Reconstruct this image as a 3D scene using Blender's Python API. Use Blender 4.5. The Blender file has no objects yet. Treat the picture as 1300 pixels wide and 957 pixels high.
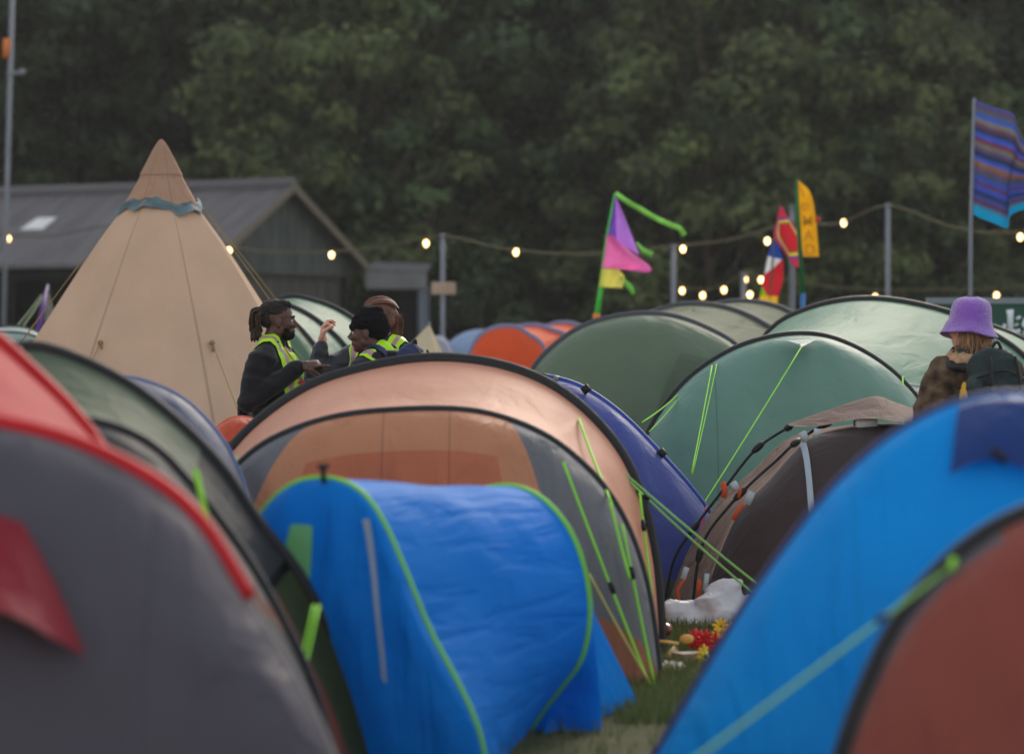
import bpy, bmesh, math, random
from mathutils import Vector, Matrix, noise
from mathutils.bvhtree import BVHTree
R = math.radians
SC = bpy.context.scene
COL = SC.collection
random.seed(7)

# ------------------------------------------------------------------ camera, sky, sun, exposure
CAMH, HOR, FPX = 1.5, 440.0, 4000.0
cam_d = bpy.data.cameras.new('camera'); cam = bpy.data.objects.new('camera', cam_d); COL.objects.link(cam)
cam.location = (0, 0, CAMH)
cam.rotation_euler = (R(90) - math.atan((478.5 - HOR) / FPX), 0, 0)
cam_d.sensor_width = 36; cam_d.lens = FPX / 1300 * 36
cam_d.clip_start = 0.5; cam_d.clip_end = 1500
cam_d.dof.use_dof = True; cam_d.dof.focus_distance = 19.0; cam_d.dof.aperture_fstop = 1.95
SC.camera = cam
SUN_AZ, SUN_EL = R(16), R(27)            # azimuth from +Y (away from the camera) towards +X
sunvec = Vector((math.sin(SUN_AZ) * math.cos(SUN_EL), math.cos(SUN_AZ) * math.cos(SUN_EL), math.sin(SUN_EL)))
wd = bpy.data.worlds.new('World'); SC.world = wd; wd.use_nodes = True
wn = wd.node_tree.nodes; wl = wd.node_tree.links; wn.clear()
sky = wn.new('ShaderNodeTexSky'); sky.sky_type = 'NISHITA'; sky.sun_disc = False
sky.sun_elevation = SUN_EL; sky.sun_rotation = SUN_AZ
sky.air_density = 1.4; sky.dust_density = 1.0; sky.ozone_density = 1.0
bg = wn.new('ShaderNodeBackground'); bg.inputs['Strength'].default_value = 0.15
wo = wn.new('ShaderNodeOutputWorld')
hs = wn.new('ShaderNodeHueSaturation'); hs.inputs['Saturation'].default_value = .27   # thin high cloud greys the blue
wl.new(sky.outputs[0], hs.inputs['Color']); wl.new(hs.outputs[0], bg.inputs['Color']); wl.new(bg.outputs[0], wo.inputs['Surface'])
sd = bpy.data.lights.new('sun', 'SUN'); sd.energy = 1.15; sd.angle = R(20); sd.color = (1.0, 0.86, 0.70)
sun = bpy.data.objects.new('sun', sd); COL.objects.link(sun)
sun.rotation_euler = (-sunvec).to_track_quat('-Z', 'Y').to_euler()
SC.view_settings.view_transform = 'Standard'; SC.view_settings.look = 'None'
SC.view_settings.exposure = 0.68; SC.view_settings.gamma = 1.0; SC.view_settings.use_curve_mapping = False
SC.cycles.use_denoising = True; SC.cycles.max_bounces = 8; SC.cycles.transparent_max_bounces = 8
SC.cycles.volume_bounces = 0

# ------------------------------------------------------------------ helpers
def c(r, g, b):
    f = lambda v: ((v / 255 + .055) / 1.055) ** 2.4 if v > 10 else v / 255 / 12.92
    return (f(r), f(g), f(b), 1)

def W(px, py, d):
    """photo measurement (1300 px wide) at a real distance d -> point in the place; py None = on the ground"""
    z = 0.0 if py is None else max(0.0, CAMH - (py - HOR) / FPX * d)
    return Vector(((px - 650) / FPX * d, d, z))

MATS = {}
def nt(name):
    m = bpy.data.materials.new(name); m.use_nodes = True
    n = m.node_tree.nodes; l = m.node_tree.links; n.clear()
    return m, n, l

def mapping(n, l, coord, scale):
    tc = n.new('ShaderNodeTexCoord'); mp = n.new('ShaderNodeMapping')
    l.new(tc.outputs[coord], mp.inputs[0]); mp.inputs['Scale'].default_value = scale
    return mp.outputs[0]

def noise_col(n, l, col, vec, scale, amt, detail=4):
    """colour broken up by a noise: col*(1-amt) .. col*(1+amt)"""
    t = n.new('ShaderNodeTexNoise'); t.inputs['Scale'].default_value = scale; t.inputs['Detail'].default_value = detail
    l.new(vec, t.inputs['Vector'])
    r = n.new('ShaderNodeMapRange'); r.inputs['From Min'].default_value = .3; r.inputs['From Max'].default_value = .7
    r.inputs['To Min'].default_value = 1 - amt; r.inputs['To Max'].default_value = 1 + amt
    l.new(t.outputs[0], r.inputs[0])
    v = n.new('ShaderNodeVectorMath'); v.operation = 'SCALE'
    if isinstance(col, tuple): v.inputs[0].default_value = col[:3]
    else: l.new(col, v.inputs[0])
    l.new(r.outputs[0], v.inputs['Scale'])
    return v.outputs[0]

def plain(name, col, rough=.6, spec=.3, bump=0, bscale=40, var=.1, vscale=3, metal=0, emit=None, es=0, sheen=0):
    m, n, l = nt(name)
    vec = mapping(n, l, 'Object', (1, 1, 1))
    p = n.new('ShaderNodeBsdfPrincipled'); o = n.new('ShaderNodeOutputMaterial'); l.new(p.outputs[0], o.inputs[0])
    l.new(noise_col(n, l, col, vec, vscale, var), p.inputs['Base Color'])
    p.inputs['Roughness'].default_value = rough; p.inputs['Specular IOR Level'].default_value = spec
    p.inputs['Metallic'].default_value = metal; p.inputs['Sheen Weight'].default_value = sheen
    if emit: p.inputs['Emission Color'].default_value = emit; p.inputs['Emission Strength'].default_value = es
    if bump:
        t = n.new('ShaderNodeTexNoise'); t.inputs['Scale'].default_value = bscale; t.inputs['Detail'].default_value = 5
        l.new(vec, t.inputs['Vector'])
        b = n.new('ShaderNodeBump'); b.inputs['Strength'].default_value = bump; b.inputs['Distance'].default_value = .01
        l.new(t.outputs[0], b.inputs['Height']); l.new(b.outputs[0], p.inputs['Normal'])
    return m

def fabric(name, col, trans=.35, rough=.42, wr=(6, 2.5), wa=.35, ang=0, regions=(), spec=.35, var=.07, tcol=None, seams=()):
    """thin tent cloth that lets light through; regions = [(colour, [(a,b,c), ...])] with a*u+b*v+c > 0;
    seams = [(a,b,c,width)] darker stitched lines"""
    m, n, l = nt(name)
    tc = n.new('ShaderNodeTexCoord')
    sep = n.new('ShaderNodeSeparateXYZ'); l.new(tc.outputs['UV'], sep.inputs[0])
    def math_(op, a, b=None, cc=None):
        q = n.new('ShaderNodeMath'); q.operation = op
        for i, x in enumerate((a, b, cc)):
            if x is None: continue
            if isinstance(x, (int, float)): q.inputs[i].default_value = x
            else: l.new(x, q.inputs[i])
        return q.outputs[0]
    def plane(a, b, cc): return math_('ADD', math_('MULTIPLY', sep.outputs[0], a), math_('MULTIPLY_ADD', sep.outputs[1], b, cc))
    cur = n.new('ShaderNodeRGB'); cur.outputs[0].default_value = col; cur = cur.outputs[0]
    for rc, hps in regions:
        mask = None
        for hp in hps:
            g = math_('GREATER_THAN', plane(*hp), 0.0)
            mask = g if mask is None else math_('MULTIPLY', mask, g)
        mx = n.new('ShaderNodeMix'); mx.data_type = 'RGBA'; l.new(mask, mx.inputs[0])
        l.new(cur, mx.inputs[6]); mx.inputs[7].default_value = rc; cur = mx.outputs[2]
    for a, b, cc, w in seams:
        g = math_('LESS_THAN', math_('ABSOLUTE', plane(a, b, cc)), w)
        mx = n.new('ShaderNodeMix'); mx.data_type = 'RGBA'; l.new(math_('MULTIPLY', g, .28), mx.inputs[0])
        l.new(cur, mx.inputs[6]); mx.inputs[7].default_value = (.02, .02, .02, 1); cur = mx.outputs[2]
    vec = mapping(n, l, 'Object', (1, 1, 1))
    cur = noise_col(n, l, cur, vec, 2.2, var, 6)
    p = n.new('ShaderNodeBsdfPrincipled'); l.new(cur, p.inputs['Base Color'])
    p.inputs['Roughness'].default_value = rough + .06; p.inputs['Specular IOR Level'].default_value = spec * .7
    tr = n.new('ShaderNodeBsdfTranslucent'); l.new(cur, tr.inputs[0])
    # creases pulled along the cloth plus a fine crinkle
    mp = n.new('ShaderNodeMapping'); l.new(tc.outputs['UV'], mp.inputs[0])
    mp.inputs['Rotation'].default_value = (0, 0, ang); mp.inputs['Scale'].default_value = (wr[0], wr[1], 1)
    t1 = n.new('ShaderNodeTexNoise'); t1.inputs['Scale'].default_value = 1; t1.inputs['Detail'].default_value = 3
    t1.inputs['Distortion'].default_value = .6; l.new(mp.outputs[0], t1.inputs['Vector'])
    t2 = n.new('ShaderNodeTexNoise'); t2.inputs['Scale'].default_value = 9; t2.inputs['Detail'].default_value = 4; l.new(vec, t2.inputs['Vector'])
    ridge = math_('POWER', math_('SUBTRACT', 1.0, math_('ABSOLUTE', math_('MULTIPLY_ADD', t1.outputs[0], 4.0, -2.0))), 3.0)
    h = math_('MULTIPLY_ADD', t2.outputs[0], .20, math_('MULTIPLY_ADD', ridge, .10, t1.outputs[0]))
    mp3 = n.new('ShaderNodeMapping'); l.new(tc.outputs['UV'], mp3.inputs[0]); mp3.inputs['Scale'].default_value = (70, 5, 1)
    t3 = n.new('ShaderNodeTexNoise'); t3.inputs['Scale'].default_value = 1; t3.inputs['Detail'].default_value = 2; l.new(mp3.outputs[0], t3.inputs['Vector'])
    edge = math_('MAXIMUM', math_('SUBTRACT', 1.0, math_('MULTIPLY', sep.outputs[1], 5.0)), math_('MULTIPLY_ADD', sep.outputs[1], 5.0, -4.0)); edge = math_('MAXIMUM', edge, 0.0)
    h = math_('MULTIPLY_ADD', math_('MULTIPLY', t3.outputs[0], edge), .16, h)
    b = n.new('ShaderNodeBump'); b.inputs['Strength'].default_value = wa; b.inputs['Distance'].default_value = .10
    l.new(h, b.inputs['Height']); l.new(b.outputs[0], p.inputs['Normal']); l.new(b.outputs[0], tr.inputs['Normal'])
    ms = n.new('ShaderNodeMixShader'); ms.inputs[0].default_value = trans
    l.new(p.outputs[0], ms.inputs[1]); l.new(tr.outputs[0], ms.inputs[2])
    o = n.new('ShaderNodeOutputMaterial'); l.new(ms.outputs[0], o.inputs[0])
    return m

OFF = {}
def tag(o, label=None, cat=None, group=None, kind=None):
    if label: o['label'] = label
    if cat: o['category'] = cat
    if group: o['group'] = group
    if kind: o['kind'] = kind
    return o
def thing(name, label, cat, loc=(0, 0, 0), group=None, rz=0):
    o = bpy.data.objects.new(name, None); COL.objects.link(o); o.location = loc; o.rotation_euler.z = rz
    o.empty_display_size = .2
    OFF[o] = Vector(loc) if rz == 0 else None
    return tag(o, label, cat, group)
def link(name, bm, mats, parent=None, smooth=True, local=False):
    """one mesh object from a bmesh; world-coordinate verts are made relative to the thing's base"""
    if parent is not None and not local:
        off = OFF.get(parent)
        if off is not None: bmesh.ops.translate(bm, verts=bm.verts, vec=-off)
    me = bpy.data.meshes.new(name); bm.normal_update(); bm.to_mesh(me); bm.free()
    for m in (mats if isinstance(mats, (list, tuple)) else [mats]): me.materials.append(m)
    if smooth:
        for p in me.polygons: p.use_smooth = True
    o = bpy.data.objects.new(name, me); COL.objects.link(o)
    if parent is not None: o.parent = parent; OFF[o] = OFF.get(parent)
    return o

def catmull(pts, k=10):
    out = []; P = [pts[0] * 2 - pts[1]] + list(pts) + [pts[-1] * 2 - pts[-2]]
    for i in range(1, len(P) - 2):
        a, b, c_, d = P[i - 1], P[i], P[i + 1], P[i + 2]
        for j in range(k):
            t = j / k
            out.append(.5 * ((2 * b) + (c_ - a) * t + (2 * a - 5 * b + 4 * c_ - d) * t * t + (3 * b - a - 3 * c_ + d) * t ** 3))
    out.append(P[-2].copy()); return out
def resample(pts, n):
    L = [0]
    for i in range(1, len(pts)): L.append(L[-1] + (pts[i] - pts[i - 1]).length)
    out = []; j = 0
    for i in range(n):
        s = L[-1] * i / (n - 1)
        while j < len(L) - 2 and L[j + 1] < s: j += 1
        t = (s - L[j]) / max(1e-9, L[j + 1] - L[j]); out.append(pts[j].lerp(pts[j + 1], min(1, t)))
    return out
def arch(pts, d0, d1=None, n=72):
    d1 = d0 if d1 is None else d1
    xs = [p[0] for p in pts]; x0, x1 = xs[0], xs[-1]
    P = [W(p[0], p[1], d0 + (d1 - d0) * (p[0] - x0) / (x1 - x0)) for p in pts]
    q = resample(catmull(P), n)
    for v in q: v.z = max(0, v.z)
    return q
def at(A, t):
    f = max(0, min(.99999, t)) * (len(A) - 1); i = int(f); return A[i].lerp(A[i + 1], f - i)

def tube(bm, pts, r, seg=8, mi=0, flat=1.0, cap=True):
    """tapered tube through pts; r a number or a list"""
    n = len(pts); rr = r if isinstance(r, (list, tuple)) else [r] * n
    rings = []; up = None
    for i, p in enumerate(pts):
        p = Vector(p)
        d = (Vector(pts[min(i + 1, n - 1)]) - Vector(pts[max(i - 1, 0)]))
        if d.length < 1e-9: d = Vector((0, 0, 1))
        d.normalize()
        if up is None:
            up = Vector((0, 0, 1)) if abs(d.z) < .9 else Vector((1, 0, 0))
        s = d.cross(up)
        if s.length < 1e-6: s = d.orthogonal()
        s.normalize(); up = s.cross(d).normalized()
        rings.append([bm.verts.new(p + (s * math.cos(a) * flat + up * math.sin(a)) * rr[i]) for a in [2 * math.pi * k / seg for k in range(seg)]])
    for a, b in zip(rings, rings[1:]):
        for k in range(seg):
            f = bm.faces.new((a[k], a[(k + 1) % seg], b[(k + 1) % seg], b[k])); f.material_index = mi
    if cap:
        for rg, rev in ((rings[0], True), (rings[-1], False)):
            f = bm.faces.new(rg if not rev else rg[::-1]); f.material_index = mi
def ell(bm, cen, rad, rot=None, seg=16, rings=10, mi=0):
    M = Matrix.Translation(Vector(cen))
    if rot is not None: M = M @ rot.to_4x4()
    M = M @ Matrix.Diagonal((rad[0], rad[1], rad[2], 1))
    r = bmesh.ops.create_uvsphere(bm, u_segments=seg, v_segments=rings, radius=1, matrix=M)
    for v in r['verts']:
        for f in v.link_faces: f.material_index = mi
def box(bm, lo, hi, mi=0, M=None):
    vs = [Vector((x, y, z)) for x in (lo[0], hi[0]) for y in (lo[1], hi[1]) for z in (lo[2], hi[2])]
    if M is not None: vs = [M @ v for v in vs]
    v = [bm.verts.new(x) for x in vs]
    for q in ((0, 1, 3, 2), (4, 6, 7, 5), (0, 4, 5, 1), (2, 3, 7, 6), (0, 2, 6, 4), (1, 5, 7, 3)):
        bm.faces.new([v[i] for i in q]).material_index = mi
def grid(S, nu=72, nv=20, u=(0, 1), v=(0, 1), off=0.0, quad=None, thick=0):
    """mesh of surface S(u,v); quad = four (u,v) corners for a patch; off pushes it along the normal"""
    bm = bmesh.new(); uvl = bm.loops.layers.uv.new('UVMap'); V = []; UV = []
    for i in range(nu + 1):
        row = []; ruv = []
        for j in range(nv + 1):
            a, b = i / nu, j / nv
            if quad:
                q = [Vector(k) for k in quad]; uv = (q[0] * (1 - a) + q[1] * a) * (1 - b) + (q[3] * (1 - a) + q[2] * a) * b; uu, vv = uv.x, uv.y
            else: uu = u[0] + (u[1] - u[0]) * a; vv = v[0] + (v[1] - v[0]) * b
            P = S(uu, vv)
            if off:
                e = .01
                du = S(min(1, uu + e), vv) - S(max(0, uu - e), vv); dv = S(uu, min(1, vv + e)) - S(uu, max(0, vv - e))
                nn = du.cross(dv)
                if nn.length > 1e-9:
                    nn.normalize()
                    if nn.y > 0: nn = -nn
                    P = P + nn * off
            row.append(bm.verts.new(P)); ruv.append((a, b) if quad else (uu, vv))
        V.append(row); UV.append(ruv)
    for i in range(nu):
        for j in range(nv):
            f = bm.faces.new((V[i][j], V[i + 1][j], V[i + 1][j + 1], V[i][j + 1]))
            for lp, (x, y) in zip(f.loops, ((i, j), (i + 1, j), (i + 1, j + 1), (i, j + 1))): lp[uvl].uv = UV[x][y]
    return bm

def nz(P, s, seed=0): return noise.noise(Vector((P.x * s + seed, P.y * s, P.z * s)))
def loftS(A, B, sag=.05, wob=.012, seed=0):
    cen = (A[0] + A[-1] + B[0] + B[-1]) / 4; cen.z = .3
    def S(u, v):
        P = at(A, u).lerp(at(B, u), v)
        d = (P - cen)
        k = 4 * v * (1 - v)
        d.normalize()
        e = min(1, 8 * u, 8 * (1 - u))
        return P - d * (sag * k * e) + d * (wob * k * nz(P, 3.2, seed))
    return S
def endS(A, L, o=(0, -1, 0), p=1.0, wob=.026, seed=3, wpow=.6, narrow=0):
    o = Vector(o).normalized(); cx = (A[0] + A[-1]) / 2
    def S(u, v):
        a = at(A, u); s = v * math.pi / 2
        P = a + o * (L * math.sin(s) ** 1.0 * max(0, math.sin(math.pi * u)) ** wpow)
        P.z = a.z * max(0, math.cos(s)) ** p
        if narrow: P.x = P.x + (cx.x - P.x) * narrow * v
        k = min(1, 6 * v) * min(1, 5 * (1 - v))
        P = P + o * (wob * k * (nz(P, 2.6, seed) + .45 * nz(P, 6, seed) + .5 * (1 - 3 * abs(noise.noise(Vector((P.x * 5 + P.z * 1.5, seed, P.z * 1.3)))))))
        return P
    return S

def uvat(S, px, py, n=60):
    best = None
    for i in range(n + 1):
        for j in range(n + 1):
            P = S(i / n, j / n * .98); e = (650 + FPX * P.x / P.y - px) ** 2 + (HOR + FPX * (CAMH - P.z) / P.y - py) ** 2
            if best is None or e < best[0]: best = (e, i / n, j / n * .98)
    return best[1], best[2]
def sleeve(A, r, mat, root, name='pole_sleeve', u=(0, 1), flat=1.0, seg=10):
    k = 90; pts = [at(A, u[0] + (u[1] - u[0]) * i / k) for i in range(k + 1)]
    bm = bmesh.new(); tube(bm, pts, r, seg, flat=flat); return link(name, bm, mat, root)
def line(p, q, r, mat, root, name='guy_line', sag=.01, slider=None):
    p, q = Vector(p), Vector(q); bm = bmesh.new()
    pts = [p.lerp(q, i / 10) - Vector((0, 0, sag * 4 * (i / 10) * (1 - i / 10))) for i in range(11)]
    tube(bm, pts, r, 6); o = link(name, bm, mat, root)
    if slider:
        b2 = bmesh.new(); a = p.lerp(q, slider); e = (q - p).normalized() * r * 4
        tube(b2, [a - e, a, a + e], [r * 1.6, r * 2.1, r * 1.6], 6); link('slider', b2, M_BLACK, o)
    return o
def peg(p, root):
    p = Vector(p); bm = bmesh.new(); tube(bm, [p + Vector((0, -.03, .06)), p + Vector((0, -.01, .05)), p + Vector((0, .03, -.05))], .005, 6)
    link('peg', bm, M_STEEL, root)

def bake(bm, voxel, smooth=2, name='tmp'):
    """fuse overlapping shapes into one continuous surface (voxel remesh), returns a bmesh"""
    me = bpy.data.meshes.new(name); bm.to_mesh(me); bm.free()
    o = bpy.data.objects.new(name, me); COL.objects.link(o)
    m = o.modifiers.new('r', 'REMESH'); m.mode = 'VOXEL'; m.voxel_size = voxel
    if smooth: s = o.modifiers.new('s', 'SMOOTH'); s.factor = .5; s.iterations = smooth
    dg = bpy.context.evaluated_depsgraph_get(); ev = o.evaluated_get(dg); m2 = ev.to_mesh()
    out = bmesh.new(); out.from_mesh(m2); ev.to_mesh_clear()
    bpy.data.objects.remove(o); bpy.data.meshes.remove(me)
    return out

# ------------------------------------------------------------------ shared materials
M_BLACK = plain('black_webbing', c(30, 30, 34), .6, .3)
M_STEEL = plain('galvanised_steel', c(120, 124, 130), .5, .5, metal=.4)
M_SLEEVE = plain('black_pole_sleeve', c(24, 24, 28), .55, .35, bump=.3, bscale=25)
M_NEON = plain('neon_cord', c(150, 225, 70), .6, .2, var=.05)
M_NEON2 = plain('pale_neon_cord', c(140, 200, 110), .6, .2, var=.05)
M_PIPE = plain('lime_piping', c(120, 205, 60), .55, .3, var=.08)

# ------------------------------------------------------------------ evening haze: one even box of air round the whole place
def haze():
    bm = bmesh.new(); box(bm, (-150, -30, -1.3), (150, 240, 100)); o = link('haze', bm, [], None, False); tag(o, kind='stuff')
    m, n, l = nt('haze_air'); v = n.new('ShaderNodeVolumePrincipled'); v.inputs['Color'].default_value = (.92, .93, .95, 1)
    v.inputs['Density'].default_value = HAZE; v.inputs['Anisotropy'].default_value = .35
    u = n.new('ShaderNodeOutputMaterial'); l.new(v.outputs[0], u.inputs['Volume']); o.data.materials.append(m)
HAZE = .0004
haze()

# ------------------------------------------------------------------ ground and hillside
def ground_mat():
    m, n, l = nt('grass_ground')
    v = mapping(n, l, 'Object', (1, 1, 1))
    t = n.new('ShaderNodeTexNoise'); t.inputs['Scale'].default_value = 1.3; t.inputs['Detail'].default_value = 8; l.new(v, t.inputs['Vector'])
    r = n.new('ShaderNodeValToRGB'); l.new(t.outputs[0], r.inputs[0])
    r.color_ramp.elements[0].position = .35; r.color_ramp.elements[0].color = (.045, .060, .020, 1)
    r.color_ramp.elements[1].position = .7; r.color_ramp.elements[1].color = (.11, .10, .05, 1)
    p = n.new('ShaderNodeBsdfPrincipled'); p.inputs['Roughness'].default_value = .95; p.inputs['Specular IOR Level'].default_value = .1
    l.new(noise_col(n, l, r.outputs[0], v, 30, .4), p.inputs['Base Color'])
    b = n.new('ShaderNodeBump'); b.inputs['Strength'].default_value = .6; b.inputs['Distance'].default_value = .03
    t2 = n.new('ShaderNodeTexNoise'); t2.inputs['Scale'].default_value = 25; l.new(v, t2.inputs['Vector'])
    l.new(t2.outputs[0], b.inputs['Height']); l.new(b.outputs[0], p.inputs['Normal'])
    o = n.new('ShaderNodeOutputMaterial'); l.new(p.outputs[0], o.inputs[0]); return m
def sheet(name, fz, x0, x1, y0, y1, nx, ny, mat):
    bm = bmesh.new(); V = [[bm.verts.new((x0 + (x1 - x0) * i / nx, y0 + (y1 - y0) * j / ny, 0)) for j in range(ny + 1)] for i in range(nx + 1)]
    for r_ in V:
        for v in r_: v.co.z = fz(v.co.x, v.co.y)
    for i in range(nx):
        for j in range(ny): bm.faces.new((V[i][j], V[i + 1][j], V[i + 1][j + 1], V[i][j + 1]))
    return tag(link(name, bm, mat), kind='structure')
sheet('ground', lambda x, y: 0, -400, 400, -60, 700, 8, 8, ground_mat())
def hillz(x, y): return -.3 + max(0, y - 74) * .42 + 1.2 * noise.noise(Vector((x * .05, y * .05, 0))) * min(1, max(0, y - 74) / 20)
M_LITTER = plain('woodland_floor', c(52, 54, 36), .95, .1, var=.4, vscale=.6)
sheet('hillside', hillz, -120, 120, 72, 220, 60, 40, M_LITTER)

# ------------------------------------------------------------------ grass around the tents
def grass():
    rnd = random.Random(3); vs = []; fs = []
    def blade(x, y, h, w):
        a = rnd.uniform(0, 6.28); lx, ly = rnd.gauss(0, .35) * h, rnd.gauss(0, .35) * h
        dx, dy = math.cos(a) * w, math.sin(a) * w; k = len(vs)
        vs.extend([(x - dx, y - dy, 0), (x + dx, y + dy, 0), (x + dx * .6 + lx * .4, y + dy * .6 + ly * .4, h * .6), (x - dx * .6 + lx * .4, y - dy * .6 + ly * .4, h * .6), (x + lx, y + ly, h)])
        fs.append((k, k + 1, k + 2, k + 3)); fs.append((k + 3, k + 2, k + 4))
    for _ in range(26000): 
        y = rnd.uniform(12.5, 20); px = rnd.uniform(780, 1010); blade((px - 650) / FPX * y, y, rnd.uniform(.02, .075), .0025)
    for _ in range(22000):
        y = rnd.uniform(6.5, 32); blade(rnd.uniform(-.2, .2) * y, y, rnd.uniform(.03, .09), .004)
    me = bpy.data.meshes.new('grass'); me.from_pydata(vs, [], fs)
    m, n, l = nt('grass_blades'); g = n.new('ShaderNodeNewGeometry'); r = n.new('ShaderNodeValToRGB'); l.new(g.outputs['Random Per Island'], r.inputs[0])
    r.color_ramp.elements[0].color = (.05, .09, .02, 1); r.color_ramp.elements[1].color = (.20, .18, .08, 1)
    e = r.color_ramp.elements.new(.6); e.color = (.09, .13, .03, 1)
    p = n.new('ShaderNodeBsdfPrincipled'); l.new(r.outputs[0], p.inputs['Base Color']); p.inputs['Roughness'].default_value = .7
    t = n.new('ShaderNodeBsdfTranslucent'); l.new(r.outputs[0], t.inputs[0]); ms = n.new('ShaderNodeMixShader'); ms.inputs[0].default_value = .3
    l.new(p.outputs[0], ms.inputs[1]); l.new(t.outputs[0], ms.inputs[2]); o = n.new('ShaderNodeOutputMaterial'); l.new(ms.outputs[0], o.inputs[0])
    me.materials.append(m); ob = bpy.data.objects.new('grass', me); COL.objects.link(ob)
    tag(ob, 'short trampled grass between the tents', 'grass', kind='stuff')
grass()

# ------------------------------------------------------------------ trees
def leafmat(name, c1, c2, c3):
    m, n, l = nt(name); g = n.new('ShaderNodeNewGeometry'); r = n.new('ShaderNodeValToRGB'); l.new(g.outputs['Random Per Island'], r.inputs[0])
    r.color_ramp.elements[0].color = c1; r.color_ramp.elements[1].color = c3
    e = r.color_ramp.elements.new(.5); e.color = c2
    v = mapping(n, l, 'Object', (1, 1, 1)); colr = noise_col(n, l, r.outputs[0], v, .55, .5, 2)
    p = n.new('ShaderNodeBsdfPrincipled'); l.new(colr, p.inputs['Base Color']); p.inputs['Roughness'].default_value = .65; p.inputs['Specular IOR Level'].default_value = .25
    t = n.new('ShaderNodeBsdfTranslucent'); l.new(colr, t.inputs[0]); ms = n.new('ShaderNodeMixShader'); ms.inputs[0].default_value = .3
    l.new(p.outputs[0], ms.inputs[1]); l.new(t.outputs[0], ms.inputs[2]); o = n.new('ShaderNodeOutputMaterial'); l.new(ms.outputs[0], o.inputs[0]); return m
M_BARK = plain('bark', c(84, 74, 62), .9, .1, bump=.6, bscale=12, var=.3)
LEAF = [leafmat('leaf_olive', (.058, .080, .030, 1), (.092, .120, .042, 1), (.140, .165, .060, 1)),
        leafmat('leaf_green', (.048, .082, .034, 1), (.076, .118, .048, 1), (.110, .155, .062, 1)),
        leafmat('leaf_dark', (.028, .044, .020, 1), (.044, .064, .028, 1), (.064, .084, .036, 1))]
def crown_mesh(name, seed, H, wr, base, nclump, nleaf, ls, mat):
    """leaf sprays hung round clump centres that fill an uneven crown; H height, wr half width, base = lowest leaf"""
    rnd = random.Random(seed); vs = []; fs = []; cl = []
    tries = 0
    while len(cl) < nclump and tries < 9000:
        tries += 1
        h = rnd.uniform(0, 1); a = rnd.uniform(0, 6.283)
        prof = math.sin(math.pi * min(1, (h * .86 + .16))) ** .6
        prof *= 1 + .28 * noise.noise(Vector((math.cos(a) * 1.3, math.sin(a) * 1.3, h * 3 + seed)))
        rr = wr * prof * (rnd.uniform(.35, 1) ** .5)
        p = Vector((math.cos(a) * rr, math.sin(a) * rr, base + (H - base) * h)); r = rnd.uniform(.55, 1.25) * wr / 4.2
        if any((p - q).length < .55 * (r + s) for q, s in cl): continue
        cl.append((p, r))
    tot = sum(r * r for p, r in cl)
    for p, r in cl:
        k = int(nleaf * r * r / tot)
        out = Vector((p.x, p.y, 0)); out = out.normalized() if out.length > .1 else Vector((1, 0, 0))
        for _ in range(k):
            d = Vector((rnd.gauss(0, 1), rnd.gauss(0, 1), rnd.gauss(0, 1))).normalized()
            d.z = d.z if d.z > 0 else d.z * .45
            q = p + Vector((d.x * r, d.y * r, d.z * r * .62)) * rnd.uniform(.55, 1.12)
            q += out * .25 * rnd.random() - Vector((0, 0, .25 * abs(rnd.gauss(0, 1)) * r))
            nn = (d * 1.3 + Vector((rnd.gauss(0, .45), rnd.gauss(0, .45), rnd.gauss(0, .45) + .3))).normalized()
            u = nn.orthogonal().normalized(); u = Matrix.Rotation(rnd.uniform(0, 6.28), 3, nn) @ u; w = nn.cross(u)
            s = ls * rnd.uniform(.55, 1.25); i = len(vs)
            vs.extend([q - u * s, q + w * s * .5, q + u * s, q - w * s * .5]); fs.append((i, i + 1, i + 2, i + 3))
    me = bpy.data.meshes.new(name); me.from_pydata([tuple(v) for v in vs], [], fs); me.materials.append(mat)
    return me, cl
def trunk_mesh(name, seed, H, cl, r0):
    rnd = random.Random(seed); bm = bmesh.new()
    pts = [Vector((.25 * rnd.gauss(0, 1) * (i / 8) , .25 * rnd.gauss(0, 1) * (i / 8), H * .88 * i / 8)) for i in range(9)]; pts[0] = Vector((0, 0, -.5))
    tube(bm, pts, [r0 * 1.25] + [r0 * (1 - .85 * i / 8) for i in range(1, 9)], 9)
    for p, r in cl[::3]:
        k = max(1, min(7, int(8 * (p.z / H) * .7))); a = pts[k]
        tube(bm, [a, a.lerp(p, .5) + Vector((0, 0, -.2)), p], [r0 * .35, r0 * .2, .02], 6)
    me = bpy.data.meshes.new(name); bm.to_mesh(me); bm.free(); me.materials.append(M_BARK)
    for q in me.polygons: q.use_smooth = True
    return me
KINDS_T = []
for i, (H, wr, base, ncl, nl, ls, mt) in enumerate([(12.5, 3.9, 1.6, 68, 16000, .17, 0), (14, 3.6, 2.2, 70, 16000, .17, 1), (11.5, 4.3, 1.4, 80, 16000, .18, 2), (13, 3.4, 1.0, 80, 14000, .18, 1), (14.5, 4.2, 2.5, 95, 15000, .19, 2)]):
    cm, cl = crown_mesh('crown', 11 + i, H, wr, base, ncl, nl, ls, LEAF[mt]); tm = trunk_mesh('trunk', 50 + i, H, cl, .24); KINDS_T.append((cm, tm))
def tree(k, x, y, s, rz, label, group, sz=1.0):
    z = hillz(x, y) if y > 74 else 0
    t = thing('broadleaf_tree', label, 'tree', (x, y, max(0, z) - .05), group); t.rotation_euler.z = rz; t.scale = (s, s, s * sz)
    for nm, me in (('trunk', KINDS_T[k][1]), ('crown', KINDS_T[k][0])):
        o = bpy.data.objects.new(nm, me); COL.objects.link(o); o.parent = t
    return t
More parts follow.
